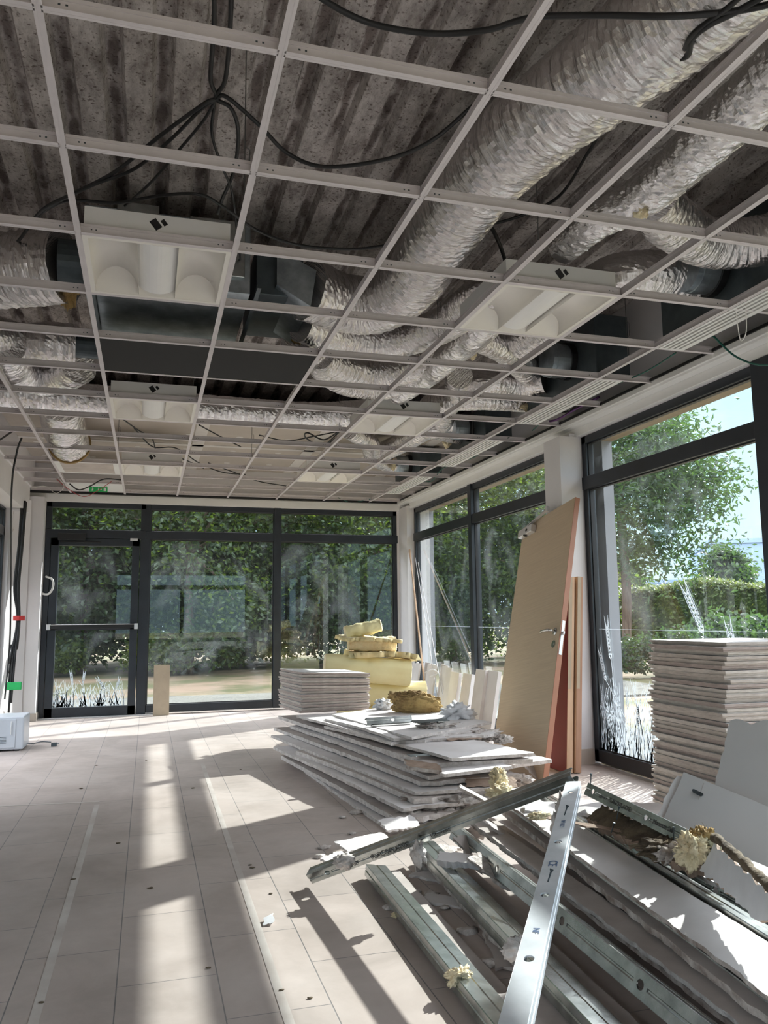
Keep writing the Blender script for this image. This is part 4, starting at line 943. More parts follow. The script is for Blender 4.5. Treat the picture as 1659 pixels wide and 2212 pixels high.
b = MB(); b.tube(spline([(2.52, 7.3, .57), (2.60, 7.3, .60), (2.66, 7.32, .56), (2.58, 7.33, .53)]), .006, 6); tag(b.build('wire_loop', M['white_cable'], smooth=True), 'white wire loop sticking out beside the yellow wool roll', 'wire')

# light oak door leaning on the pillar
p0 = Vector((2.46, 4.85, 0)); ptop = Vector((2.985, 5.20, 1.93)); q0 = Vector((2.47, 5.68, 0))
ezd = (ptop-p0).normalized(); eyd = (q0-p0); eyd = (eyd-ezd*eyd.dot(ezd)).normalized(); exd = eyd.cross(ezd).normalized()
if exd.x < 0: exd = -exd
e = empty('interior_door'); e.matrix_world = Matrix(((exd.x, eyd.x, ezd.x, p0.x), (exd.y, eyd.y, ezd.y, p0.y), (exd.z, eyd.z, ezd.z, p0.z+.012), (0,0,0,1)))
tag(e, 'light oak veneer door with chrome handle leaning against the white pillar', 'door')
b = MB(); b.box((0, .0, 0), (.038, .82, 2.04)); b.build('panel', M['doorwood'], e, bevel=.0015)
b = MB(); b.box((.0005, -.004, 0), (.0385, 0, 2.04)); b.build('lipping', M['dooredge'], e)
b = MB(); b.tube([(-.004, .065, 1.03), (0, .065, 1.03)], .026, 20); b.tube(spline([(-.004, .065, 1.03), (-.045, .068, 1.03), (-.052, .10, 1.032), (-.05, .165, 1.036), (-.044, .19, 1.034)]), .0095, 10); b.build('handle', M['chrome'], e, smooth=True)
b = MB(); b.tube([(-.004, .065, .94), (0, .065, .94)], .026, 20); b.tube([(-.006, .065, .945), (-.0035, .065, .945)], .009, 12); b.build('lock_rose', M['chrome'], e)
b = MB(); b.box((.009, -.0065, .86), (.031, -.0038, 1.10)); lk = b.build('lock_plate', M['alu'], e, bevel=.001)
b = MB(); b.box((.012, -.03, 1.0), (.026, -.004, 1.022)); b.build('latch_bolt', M['alu'], lk, bevel=.003)
b = MB(); b.box((-.045, .58, 1.93), (-.001, .81, 1.995)); dc = b.build('closer_body', M['alu'], e, bevel=.005)
b = MB(); b.disc((-.03, .70, 1.928), (0, 0, 1), .017, 16, .006); b.disc((-.0465, .66, 1.96), (1, 0, 0), .012, 14, .004); b.build('closer_cap', M['black'], dc)
b = MB(); b.beam((-.03, .68, 2.0), (-.02, .40, 2.055), .022, .008); b.beam((-.02, .66, 2.005), (-.02, .42, 2.07), .01, .006); b.tube([(-.02, .39, 2.045), (-.02, .39, 2.085)], .018, 10); b.build('closer_arm', M['alu'], e)
b = MB()
for zz in (.95, 1.62, 1.80): b.tube([(.02, .822, zz), (.02, .822, zz+.05)], .008, 8)
b.build('hinge_pin', M['dooredge'], e)

# red door and second slab
def leaner(name, pb, pt, wd, th, label, facem, edgem, hgt):
    p0 = Vector(pb); ez = (Vector(pt)-p0).normalized(); ey = Vector((.02, 1, 0)).normalized(); ex = ey.cross(ez).normalized(); ey = ez.cross(ex)
    e = empty(name); e.matrix_world = Matrix(((ex.x, ey.x, ez.x, p0.x), (ex.y, ey.y, ez.y, p0.y), (ex.z, ey.z, ez.z, p0.z), (0,0,0,1)))
    tag(e, label, 'door panel')
    b = MB(); b.box((0, .003, 0), (.003, wd, hgt)); b.build('face', M[facem], e)
    b = MB(); b.box((.003, 0, 0), (th, wd, hgt)); b.build('core', M[edgem], e, bevel=.002)
    b = MB(); b.box((.003, -.002, hgt*.42), (th*.6, 0, hgt)); b.build('edge_lipping', M['woolpale' if False else 'beige'], e)
    return e
leaner('door_panel', (2.81, 5.17, .008), (2.90, 5.19, 1.35), .42, .05, 'short red lacquered door panel with raw wood edge, behind the oak door', 'reddoor', 'pine', 1.36)
leaner('door_panel', (2.875, 5.16, .006), (2.965, 5.18, 1.35), .42, .046, 'raw brown edged slab pressed against the back of the red panel', 'pine', 'pine2', 1.365)

# ================================================================= DEBRIS PILE (centre)
def pq(lf, nc, rc, z1, z2, z3, far=1.0):
    A = atz(lf[0], lf[1], z1); B = atz(nc[0], nc[1], z2); C = atz(rc[0], rc[1], z3)
    return A, B, C, A+(C-B)*far
PILE = [
 ((632, 1645), (845, 1795), (960, 1785), .02, .015, .015, 'thin plasterboard strip at the very foot of the big pile', 'paper'),
 ((606, 1632), (858, 1768), (1060, 1745), .06, .055, .06, 'lowest broad broken plasterboard sheet of the pile', 'papergrey'),
 ((590, 1614), (872, 1748), (1085, 1722), .12, .09, .10, 'second broken plasterboard sheet up from the floor in the pile', 'paper'),
 ((640, 1622), (895, 1726), (1100, 1704), .145, .125, .13, 'grey plasterboard sheet with shaggy near end, third up in the pile', 'papergrey'),
 ((585, 1588), (896, 1711), (1095, 1700), .175, .15, .16, 'plasterboard sheet jutting farthest left at mid height of the pile', 'paper'),
 ((592, 1572), (912, 1690), (1120, 1672), .205, .185, .20, 'dusty grey sheet just above the farthest jutting one', 'papergrey'),
 ((625, 1568), (925, 1678), (1190, 1640), .235, .21, .23, 'long sheet whose torn right tip sticks out of the pile', 'paper'),
 ((655, 1566), (962, 1672), (1105, 1655), .262, .24, .25, 'bright white plasterboard sheet with clean near corner, in the middle of the pile', 'paper'),
 ((600, 1546), (930, 1650), (1150, 1640), .29, .265, .27, 'plasterboard sheet under the low tile stack, left edge bowed', 'papergrey'),
 ((700, 1568), (978, 1638), (1157, 1626), .315, .30, .30, 'white plasterboard sheet cantilevered over the near right of the pile', 'paper'),
 ((640, 1545), (842, 1603), (1085, 1585), .335, .325, .33, 'wide sheet near the top of the pile with frayed paper edge', 'paper'),
 ((700, 1552), (850, 1596), (1030, 1578), .352, .342, .345, 'second white sheet from the top of the pile', 'paper'),
 ((716, 1543), (888, 1592), (1060, 1560), .368, .36, .36, 'topmost white plasterboard sheet of the pile', 'paper'),
]
for k, (lf, nc, rc, z1, z2, z3, lb, m_) in enumerate(PILE):
    A, B, C, Dd = pq(lf, nc, rc, z1, z2, z3)
    L = (B-A).length
    nu = max(12, int(L/.045)); nv = max(8, int((C-B).length/.045))
    board('plasterboard_sheet', [A, B, C, Dd], lb, 'plasterboard', (.020, .026, .019, .027, .018, .024, .021, .017, .025)[k] if k < 9 else .017, nu, nv, (.006, .022 if k in (1, 2, 3, 5, 10) else .006, .02, .012), .005, sag=-.004*(k % 4)+.0, seed=20+k, mt=m_, mc='core')
# torn fluff at the near foot of the pile
random.seed(4)
for k, (px, py, z, r) in enumerate([(900, 1730, .10, .05), (940, 1745, .07, .05), (985, 1735, .09, .055), (1030, 1725, .09, .05), (1065, 1712, .12, .045), (880, 1765, .04, .045), (960, 1765, .03, .05), (1010, 1690, .16, .05), (1060, 1680, .18, .05), (940, 1700, .15, .04), (975, 1708, .13, .045), (1120, 1690, .12, .05)]):
    p = atz(px, py, z)+Vector((0.02, .05, 0))
    lump('plaster_rubble', p, r, 'torn', 'crumbled plaster and torn paper at the near end of the big pile', 'rubble', k+30, (1.7, 1.1, .65), .8, 6, 4, 'crumbled plaster at the near end of the pile', fib=.25)
def scrap(px, py, z, w_, h_, ang, label, m='brownpaper', seed=0, tilt=.3, name='paper_scrap', th=.003):
    p = atz(px, py, z); ca, sa = math.cos(ang), math.sin(ang); u = Vector((ca, sa, 0))*w_; v = Vector((-sa, ca, tilt))*h_
    board(name, [p-u-v, p+u-v, p+u+v, p-u+v], label, 'torn paper' if name == 'paper_scrap' else 'scrap', th, 14, 10, (.009,)*4, .02, seed=seed, mt=m, mc=m, edge_j=.9)
scrap(1060, 1692, .17, .14, .05, -.3, 'brown curled backing paper between the sheets at the near end', 'brownpaper', 71)
scrap(1000, 1590, .33, .12, .03, .1, 'brown torn paper under the frayed top sheets', 'brownpaper', 72, .2)
scrap(1160, 1672, .06, .05, .05, .5, 'brown torn paper flake hanging near the foot of the oak door', 'papergrey', 73, .9)
scrap(905, 1632, .29, .06, .02, 0, 'small flat blue-grey scrap tucked in the pile edge', 'galvblue', 74, .1)
b = MB(); board_mesh(b, [atz(880, 1655, .26), atz(955, 1665, .25), atz(945, 1650, .27), atz(875, 1640, .27)], .02, 10, 5, (.01,)*4, .015, seed=3); tag(b.build('paper_roll', [M['brownpaper'], M['torn']]), 'crumpled brown paper protruding from the left flank of the pile', 'torn paper')
# mineral wool bits and frayed block at right end
for k, (px, py, z, r, sq, m_, lb) in enumerate([(1045, 1592, .31, .075, (1.9, .8, .42), 'torn', 'frayed grey block of paper and plaster at the right end of the top sheets'),
     (1095, 1600, .31, .05, (1.2, .8, .5), 'torn', 'small frayed lump at the far right of the top sheets')]):
    lump('plaster_block', atz(px, py, z)+Vector((0, .06, 0)), r, m_, lb, 'rubble', 50+k, sq, .7, 6, 4, fib=.25)
# brown wool chunk on top
lump('wool_chunk', atz(898, 1520, .43)+Vector((0, 0, .0)), .105, 'woolbrown', 'soiled golden-brown wool chunk lying on top of the pile', 'insulation', 14, (1.9, .8, .95), .35, 3, 5, fib=.10, rot=(0, .15, -.25))
lump('plastic_sheet', atz(985, 1545, .40)+Vector((.05, .1, 0)), .085, 'dust', 'crumpled white plastic sheeting behind the brown wool chunk', 'plastic sheet', 15, (1.2, .8, .7), .9, 5, 4, fib=.2)
lump('plastic_sheet', atz(840, 1528, .40)+Vector((0, .15, 0)), .05, 'dust', 'small white crumpled film left of the brown wool chunk', 'plastic sheet', 16, (1.3, .8, .8), .9, 5, 4, fib=.2)

# ---- metal studs
def stud(name, p0, p1, up, label, web=.048, fl=.036, m='galv', holes=None, grooves=True, parent=None, cat='metal stud', hr_=.011, bend=None, group=None, lip=True):
    """C-shaped stud: web facing 'up', flanges folded away from it"""
    p0, p1 = Vector(p0), Vector(p1); pts = [p0, p1] if not bend else bend
    b = MB(); off = 0
    for sA, sB in zip(pts, pts[1:]):
        d = (sB-sA).normalized(); n = (Vector(up)-d*Vector(up).dot(d)).normalized(); sd = d.cross(n).normalized(); L = (sB-sA).length
        def P(s_, t, h): return sA+d*s_+sd*t+n*h
        hs = sorted((holes or [])) if len(pts) == 2 or off == 0 else []
        cur = 0
        wv = web/2
        def webstrip(a, bb):
            if bb-a < 1e-5: return
            if grooves:
                for (t0, h0), (t1, h1) in zip([(-wv, 0), (-.005, 0), (-.002, -.0025), (.002, -.0025), (.005, 0)], [(-.005, 0), (-.002, -.0025), (.002, -.0025), (.005, 0), (wv, 0)]):
                    b.quad(P(a, t0, h0), P(bb, t0, h0), P(bb, t1, h1), P(a, t1, h1))
            else: b.quad(P(a, -wv, 0), P(bb, -wv, 0), P(bb, wv, 0), P(a, wv, 0))
        for h in hs:
            if h-wv < cur or h+wv > L: continue
            webstrip(cur, h-wv); cur = h+wv
            N_ = 24
            inner = []; outer = []
            for k in range(N_):
                a = 2*math.pi*k/N_; ca, sa = math.cos(a), math.sin(a)
                inner.append((h+hr_*1.25*ca, hr_*sa)); q = 1/max(abs(ca), abs(sa)); outer.append((h+wv*ca*q, wv*sa*q))
            for k in range(N_):
                k2 = (k+1) % N_
                b.quad(P(*outer[k], 0), P(*outer[k2], 0), P(*inner[k2], 0), P(*inner[k], 0))
                b.quad(P(*inner[k], 0), P(*inner[k2], 0), P(*inner[k2], -.003), P(*inner[k], -.003))
        webstrip(cur, L)
        for sg in (-1, 1):
            # ribbed flange
            prof = [(sg*wv, 0), (sg*(wv+.001), -.002), (sg*(wv+.001), -fl*.42), (sg*(wv-.002), -fl*.5), (sg*(wv+.001), -fl*.58), (sg*wv, -fl)]
            if lip: prof.append((sg*(wv-.007), -fl))
            for (t0, h0), (t1, h1) in zip(prof, prof[1:]): b.quad(P(0, t0, h0), P(L, t0, h0), P(L, t1, h1), P(0, t1, h1))
        off += L
    o = b.build(name, M[m], parent, solid=.0008)
    if label: tag(o, label, cat, group)
    return o, pts
def frame_T(o, x, n):
    x = Vector(x).normalized(); n = Vector(n); n = (n-x*n.dot(x)).normalized(); y = n.cross(x)
    return Matrix(((x.x, y.x, n.x, o.x), (x.y, y.y, n.y, o.y), (x.z, y.z, n.z, o.z), (0,0,0,1)))
# small stud offcut on top of pile
A = atz(792, 1558, .40); B = atz(890, 1552, .40)
stud('metal_stud', A, B, (0, -.9, .4), 'short bluish steel stud offcut with a screw hole on top of the pile', .045, .03, holes=[.19], group=None)
scrap(930, 1556, .41, .12, .045, -.12, 'dark bent steel plate under the brown wool chunk', 'darksteel', 76, .1, 'metal_plate', .002)
lump('dirt_fringe', atz(940, 1568, .375), .06, 'torn', 'crumbly grey fringe hanging off the dark bent plate', 'rubble', 57, (2.0, .5, .35), .9, 7, 4, fib=.3)

# ================================================================= FOREGROUND HEAP
def seg(pa, za, pb, zb): return atz(*pa, za), atz(*pb, zb)
def ext(A, B, L): d = (B-A).normalized(); return A+d*L
def long_stud(pa, za, pb, zb, L, label, up=(0, 0, 1), **kw):
    A, B = seg(pa, za, pb, zb); return stud('metal_stud', A, ext(A, B, L), up, label, **kw)
def strip_board(pa, za, pb, zb, L, wv, wz, label, m='paper', mc='torn', jag=(.012, .02, .012, .02), seed=0, th=.013, wave=.008, w2=None):
    """long board: left edge from pa towards pb, width wv metres to the right, rising wz"""
    A, B = seg(pa, za, pb, zb); E = ext(A, B, L); d = (E-A).normalized(); s_ = Vector((d.y, -d.x, 0)).normalized()
    if s_.x < 0: s_ = -s_
    off = s_*wv+Vector((0, 0, wz)); off2 = s_*(w2 or wv)+Vector((0, 0, wz))
    return board('plasterboard_strip', [A, E, E+off2, A+off], label, 'plasterboard', th, max(14, int(L/.025)), 8, jag, wave, seed=seed, mt=m, mc=mc)
# lowest: two double studs on their plasterboard
A, B = seg((812, 1868), .05, (1085, 2193), .05)
D1, D2 = A, ext(A, B, 2.6)
stud('metal_stud', D1, D2, (.15, 0, 1), 'lowest double width steel stud at the left of the heap, sunlit patches on it', .085, .045)
board('plasterboard_strip', [D1+Vector((-.03, .0, -.03)), D2+Vector((-.03, 0, -.03)), D2+Vector((.10, 0, -.028)), D1+Vector((.10, 0, -.028))], 'narrow torn plasterboard strip under the lowest double stud', 'plasterboard', .013, 70, 5, (.008, .01, .006, .02), .003, seed=81, mt='papergrey', mc='torn')
A, B = seg((918, 1815), .095, (1290, 2190), .095)
D1, D2 = A, ext(A, B, 2.6)
stud('metal_stud', D1, D2, (.15, 0, 1), 'second double width steel stud from the left of the heap, half in sun', .085, .05)
board('plasterboard_strip', [D1+Vector((-.04, .0, -.055)), D2+Vector((-.04, 0, -.055)), D2+Vector((.13, 0, -.05)), D1+Vector((.13, 0, -.05))], 'torn plasterboard strip under the second double stud', 'plasterboard', .013, 70, 5, (.012, .01, .008, .02), .004, seed=82, mt='papergrey', mc='torn')
A, B = seg((975, 1795), .15, (1487, 2212), .15); D1, D2 = A, ext(A, B, 2.8)
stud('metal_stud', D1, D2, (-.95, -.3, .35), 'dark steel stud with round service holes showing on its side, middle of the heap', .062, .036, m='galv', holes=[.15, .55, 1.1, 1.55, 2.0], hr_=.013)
strip_board((1010, 1768), .185, (1640, 2240), .185, 2.6, .085, .004, 'grey plasterboard strip lying along the dark holed stud', 'papergrey', 'core', seed=83)
strip_board((1005, 1770), .162, (1620, 2240), .162, 2.6, .13, 0, 'hidden dirty plasterboard layer beneath the grey strip', 'papergrey', 'torn', seed=84)
# big white slab with ribbed flange stud on its right edge
A, B = seg((1078, 1722), .27, (1659, 2150), .27)
E_1 = ext(A, B, 2.7); d = (E_1-A).normalized(); s_ = Vector((d.y, -d.x, 0)); s_ = s_ if s_.x > 0 else -s_
W = .15
board('plasterboard_strip', [A, E_1, E_1+s_*W+Vector((0,0,.02)), A+s_*(W-.02)+Vector((0,0,.02))], 'broad bright white plasterboard slab running down the middle of the heap', 'plasterboard', .013, 110, 8, (.010, .01, .004, .01), .006, seed=85, mt='paper', mc='torn')
board('plasterboard_strip', [A+Vector((.0, -.02, -.05)), E_1+Vector((0, 0, -.05)), E_1+s_*.15+Vector((0,0,-.04)), A+s_*.15+Vector((0,-.02,-.04))], 'dirty back half of the wall lining under the broad white slab', 'plasterboard', .02, 90, 6, (.014, .02, .01, .02), .008, seed=86, mt='papergrey', mc='torn')
stud('metal_stud', A+s_*(W+.026)+Vector((0, -.08, .026)), E_1+s_*(W+.026)+Vector((0,0,.026)), (.1, 0, 1), 'ribbed shiny steel stud along the right edge of the broad white slab', .048, .05)
# side studs below slab (dark)
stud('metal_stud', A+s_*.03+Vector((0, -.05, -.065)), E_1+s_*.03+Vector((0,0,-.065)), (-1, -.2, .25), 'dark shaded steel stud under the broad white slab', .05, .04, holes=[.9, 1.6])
# upper slab B2
A2, B2 = seg((1275, 1765), .305, (1659, 1965), .305); E2 = ext(A2, B2, 2.3); d2 = (E2-A2).normalized(); s2 = Vector((d2.y, -d2.x, 0)); s2 = s2 if s2.x > 0 else -s2
A2 = A2-d2*.18
board('plasterboard_strip', [A2, E2, E2+s2*.24+Vector((0,0,.02)), A2+s2*.18+Vector((0,0,.02))], 'pale slab at the right of the heap under the rotten wool batt', 'plasterboard', .013, 100, 9, (.016, .01, .006, .02), .008, seed=87, mt='paper', mc='torn')
board('plasterboard_strip', [A2+Vector((0, 0, -.06)), E2+Vector((0, 0, -.06)), E2+s2*.24+Vector((0,0,-.06)), A2+s2*.22+Vector((0,0,-.06))], 'dark dirty underside panel below the pale right slab', 'plasterboard', .02, 80, 6, (.012, .02, .01, .02), .006, seed=88, mt='papergrey', mc='torn')
stud('metal_stud', A2+s2*.02+Vector((0, 0, -.035)), E2+s2*.02+Vector((0,0,-.035)), (-1, -.2, .3), 'shaded steel stud gleaming under the edge of the pale right slab', .045, .04, holes=[.35, .95])
# base filling under the heap (lower panels) so that everything is carried
for k, (px, py, z, L, wv, lb) in enumerate([(1040, 1760, .03, 2.6, .45, 'lowest hidden wall panel under the middle of the heap'), (1100, 1735, .10, 2.5, .45, 'second hidden wall panel under the middle of the heap'), (1180, 1740, .20, 2.5, .45, 'hidden panel carrying the right side of the heap'), (1230, 1740, .232, 2.3, .42, 'upper hidden panel under the pale right slab')]):
    A, B = seg((px, py), z, (px+580, py+440), z)
    strip_board((px, py), z, (px+600, py+430), z, L, wv, .0, lb, 'papergrey', 'torn', seed=90+k, th=.02)
# floor level flakes visible between the studs
scrap(1120, 2040, .02, .10, .17, -.3, 'pale torn plasterboard flake on the floor between the left studs', 'papergrey', 93, .02, 'plaster_flake', .01)
scrap(1210, 2180, .04, .14, .14, .1, 'broken plasterboard corner at the bottom edge between the studs', 'papergrey', 94, .02, 'plaster_flake', .012)
scrap(940, 1890, .01, .06, .09, .6, 'white plaster flake on the floor left of the second double stud', 'paper', 95, .02, 'plaster_flake', .01)
scrap(975, 1945, .01, .05, .11, .9, 'long pale plaster sliver on the floor between the first two double studs', 'paper', 96, .02, 'plaster_flake', .01)
scrap(790, 1820, .03, .13, .06, .3, 'white broken board piece under the low end of the long dark stud', 'paper', 97, .15, 'plaster_flake', .012)
scrap(865, 1778, .05, .10, .05, .2, 'bright torn white flake against the pile behind the dark stud', 'paper', 98, .3, 'plaster_flake', .01)
scrap(1000, 1855, .13, .10, .035, -.6, 'ragged white plaster piece lying across the second double stud', 'paper', 99, .2, 'plaster_flake', .025)
scrap(905, 1850, .06, .035, .06, .2, 'torn plaster shred hanging under the long dark stud', 'core', 100, 1.1, 'plaster_flake', .01)
scrap(1010, 1800, .12, .07, .03, .2, 'torn paper and plaster shred at the end of the grey strip', 'core', 101, .5, 'plaster_flake', .015)
for k, (px, py, z, wv, h, a) in enumerate([(1058, 1735, .22, .035, .14, 1.1), (1085, 1790, .2, .03, .12, 1.0)]):
    scrap(px, py, z, wv, h, a, ['upright broken board edge left of the broad white slab', 'second upright broken board edge under the broad white slab'][k], 'papergrey', 103+k, .5, 'plaster_flake', .012)
for k, (px, py) in enumerate([(760, 1800), (700, 1830), (860, 1930), (900, 1925), (930, 1930), (770, 1755), (740, 1765), (690, 1850), (1010, 2010), (960, 1960), (842, 1960), (1060, 2080)]):
    lump('plaster_crumb', atz(px, py, .006), .014+.006*(k % 3), 'core', 'pale plaster crumb on the floor around the left studs', 'crumb', k+60, (1.5, 1, .5), .6, 5, 2, 'pale plaster crumbs around the studs')
for k, (px, py, z, wv, h, a, tl, m_, lb) in enumerate([
    (1120, 1715, .285, .10, .06, -.5, .1, 'paper', 'white broken board corner right beside the upright wool tuft'),
    (1180, 1745, .285, .09, .05, -.4, .15, 'paper', 'white torn board end below the head of the bright stud'),
    (1030, 1840, .13, .05, .09, .3, .5, 'papergrey', 'bent torn lining shred between the dark holed stud and the broad slab'),
    (1065, 1880, .13, .04, .10, .5, .4, 'torn', 'crumbling dark shred left of the broad white slab'),
    (1300, 1752, .335, .12, .03, -.7, .2, 'paper', 'thin pale paper flap beside the lettered stud'),
    (960, 1840, .02, .08, .05, .9, .1, 'core', 'crumpled plaster flake on the floor by the second double stud'),
    (725, 1855, .02, .07, .03, .6, .3, 'paper', 'white paper flap near the low end of the long dark stud'),
    (1385, 1770, .20, .10, .03, -.7, .1, 'metal', 'dark bent strip under the lettered stud')]):
    scrap(px, py, z, wv, h, a, lb, 'darksteel' if m_ == 'metal' else m_, 200+k, tl, 'metal_plate' if m_ == 'metal' else 'plaster_flake', .002 if m_ == 'metal' else .011)
# wool tufts
def tuft(name, c, r, m, label, seed, squash=(1,1,1), n=90):
    e = lump(name, c, r, m, label, 'insulation', seed, squash, .6, 5, 5, None, None, .10)
    rnd = random.Random(seed); b = MB()
    for k in range(n):
        d = Vector((rnd.gauss(0, 1)*squash[0], rnd.gauss(0, 1)*squash[1], rnd.gauss(0, 1)*squash[2])); d = Vector((d.x, d.y, d.z)); dn = d.normalized()
        p = Vector((dn.x*squash[0], dn.y*squash[1], dn.z*squash[2]))*r*.85; q = p+dn*r*rnd.uniform(.05, .30)+Vector((rnd.uniform(-.5, .5), rnd.uniform(-.5, .5), rnd.uniform(-.5, .5)))*r*.7
        b.tube([p, p.lerp(q, .5)+Vector((0,0,r*.05)), q], [.0009, .0007, .0003], 3, False)
    b.build('fibres', M[m], e)
tuft('wool_tuft', atz(1078, 1688, .36), .045, 'woolpale', 'upright cream wool tuft at the head of the heap', 71, (.8, .7, 1.2))
tuft('wool_tuft', atz(1080, 1712, .33), .045, 'woolpale', 'rounded cream wool lump at the foot of the upright tuft', 72, (1.2, .9, .7))
tuft('wool_tuft', atz(1165, 1762, .31), .026, 'woolpale', 'small cream wool wisp lying right of the broad slab', 73, (1.7, .9, .5), 40)
tuft('wool_tuft', atz(857, 1976, .01), .014, 'woolpale', 'tiny cream wool wisp on the floor beside the lowest stud', 74, (1.4, 1, .6), 20)
tuft('wool_tuft', atz(992, 2110, .05), .03, 'woolpale', 'dull cream wool wisp caught on the lowest double stud', 75, (1.1, .8, .8), 40)
tuft('wool_tuft', atz(1500, 1838, .385), .05, 'woolpale', 'shaggy cream wool burst at the end of the rotten batt', 76, (1, .8, 1), 120)
tuft('wool_tuft', atz(1520, 1822, .40), .04, 'woolbrown', 'orange-brown wool plug inside the broken lining piece', 77, (1, .7, 1.2), 80)
# dark rotten rock-wool batt
A, B = seg((1266, 1757), .34, (1475, 1868), .34)
_d = (B-A).normalized(); _s = Vector((-_d.y, _d.x, 0)); _s = _s if _s.x > 0 else -_s
board('wool_batt', [A-_s*.01, ext(A, B, (B-A).length+.06)-_s*.01, ext(A, B, (B-A).length+.06)+_s*.075+Vector((0,0,.035)), A+_s*.06+Vector((0,0,.04))], 'dark rotten mineral wool batt lying along the pale right slab', 'insulation', .035, 60, 10, (.012, .02, .01, .02), .03, seed=131, mt='rock', mc='brownpaper', edge_j=1)
scrap(1340, 1790, .345, .28, .012, -.98, 'thin brown torn paper edge along the rotten batt', 'brownpaper', 110, .1)
lump('dirt_clump', atz(1430, 1832, .355), .045, 'rock', 'black dirt clump at the lower end of the rotten batt', 'rubble', 82, (1.6, 1, .6), .8, 6, 4, fib=.3)
lump('dirt_clump', atz(1462, 1845, .35), .04, 'torn', 'grey crumbling clump below the wool burst', 'rubble', 83, (1.4, 1, .7), .8, 6, 4, fib=.3)
# broken lining piece with white paper face
P0, P1, P2, P3 = atz(1545, 1822, .43), atz(1720, 1985, .43), atz(1640, 1990, .355), atz(1515, 1880, .345)
board('lining_piece', [P0, P1, P2, P3], 'broken lining piece with speckled pale blue-white face at the right edge', 'plasterboard', .012, 30, 8, (.01, .01, .01, .01), .006, seed=111, mt='dust', mc='brownpaper')
b = MB(); path = resample(spline([P0+Vector((0,0,.02)), P0.lerp(P1, .5)+Vector((0, .0, .02)), P1+Vector((0,0,.02))]), .02)
b.tube(path, .013, 14, disp=lambda L, a, p: .5*noise.noise(p*32)+.3*noise.noise(p*90)); tag(b.build('wool_batt', M['rock'], smooth=True), 'rotten brown wool strip along the top of the speckled lining piece', 'insulation')
# upper steel stud with writing
SA, SB = atz(1266, 1703, .405), atz(1480, 1808, .40)
d = (SB-SA).normalized()
so, _ = stud('metal_stud', SA, SB+d*.22, (-.55, -.75, .22), 'steel stud lying high at the right of the heap, printed lettering and oval holes', .046, .036, holes=[.06, .47], hr_=.010)
nrm = Vector((-.55, -.75, .22)); nrm = (nrm-d*nrm.dot(d)).normalized()
for s0, body, sz in ((.12, 'gyproc', .018), (.20, 'PLACOPLATRE', .022), (.52, 'Montant Stil', .022)):
    T = frame_T(SA+d*s0+nrm*.0012, d, nrm); text_part(body, sz, T, 'ink', so, squeeze=1.15)
# long dark stud, lying from the floor up to the bright one
LA, LB = atw(668, 1900, 3.27), atw(1240, 1686, 2.74)
LA.z = max(LA.z, .03); d = (LB-LA).normalized()
upv = Vector((-.62, -.25, .9)); nn = Vector((-.30, -.85, -.30)); nn = (nn-d*nn.dot(d)).normalized()
lo, _ = stud('metal_stud', LA, LB, nn, 'long dark printed steel stud rising from the floor to the head of the heap', .044, .044, holes=[.10], hr_=.011)
side = d.cross(nn)
for s0, body, sz in ((.20, 'gyproc', .020), (.33, 'PLACOPLATRE', .026), (.62, 'Montant', .024)):
    T = frame_T(LA+d*s0+nn*.0012-Vector((0,0,.006)), d, nn); text_part(body, sz, T, 'ink', lo, squeeze=1.1)
# bright stud coming to the camera
BA, BB = atw(1238, 1688, 2.72), atw(1088, 2290, 1.22)
d = (BB-BA).normalized(); nn = Vector((-.30, -.35, .9)); nn = (nn-d*nn.dot(d)).normalized()
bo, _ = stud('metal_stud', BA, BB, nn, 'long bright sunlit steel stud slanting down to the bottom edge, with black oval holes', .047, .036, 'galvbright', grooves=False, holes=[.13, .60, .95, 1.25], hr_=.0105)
for s0, body, sz in ((.42, 'NF 0123', .018), (.74, 'CE', .032), (1.12, 'NF', .02)):
    T = frame_T(BA+d*s0+nn*.0012, d, nn); text_part(body, sz, T, 'blueink', bo)
# black screws driven through the studs
def screw(p, d, label, L=.035):
    p = Vector(p); d = Vector(d).normalized(); e = MB(); e.tube([p, p+d*L*.8, p+d*L*.9, p+d*L], [.0016, .0022, .0045, .0045], 8); return tag(e.build('screw', M['darksteel']), label, 'screw')
screw(BA+(BB-BA)*.24+nn*.002, nn+Vector((.5, 0, 0)), 'upper dark screw sticking out of the bright stud', .03)
screw(BA+(BB-BA)*.56+nn*.002, nn+Vector((.5, 0, 0)), 'lower dark screw sticking out of the bright stud', .03)
screw(SA+(SB-SA)*.06+Vector((.0, 0, .02)), (.1, 0, 1), 'thin dark screw standing on the lettered stud near its head', .045)
screw(atz(1332, 1770, .385), (.3, 0, 1), 'screw standing in the rotten batt', .045)
screw(atz(1320, 1800, .33), (.2, -.3, 1), 'screw on the paper edge of the pale right slab', .04)
screw(atz(1455, 1815, .38), (.1, 0, 1), 'brown screw at the end of the lettered stud', .04)
# plaster shreds on the studs
def cling(p, r, label, seed, sq=(1, .6, 1.2)):
    lump('plaster_shred', p, r, 'core', label, 'plaster shred', seed, sq, .6, 4, 4, fib=.15)
cling(atw(745, 1860, 3.17), .035, 'ball of torn plaster stuck on the low end of the long dark stud', 91, (1.3, .8, .8))
cling(atw(1212, 1755, 2.62), .03, 'ragged paper shred hanging beneath the head of the bright stud', 92, (.5, .5, 1.6))
cling(atw(1200, 1790, 2.55), .028, 'second ragged shred under the bright stud', 93, (.5, .5, 1.5))
cling(atw(1118, 2050, 1.75), .028, 'small torn plaster shred clinging halfway down the bright stud', 94, (1.2, .7, .8))
cling(atw(905, 1845, 3.0), .035, 'plaster shred hanging in the middle of the long dark stud', 95, (.7, .6, 1.2))

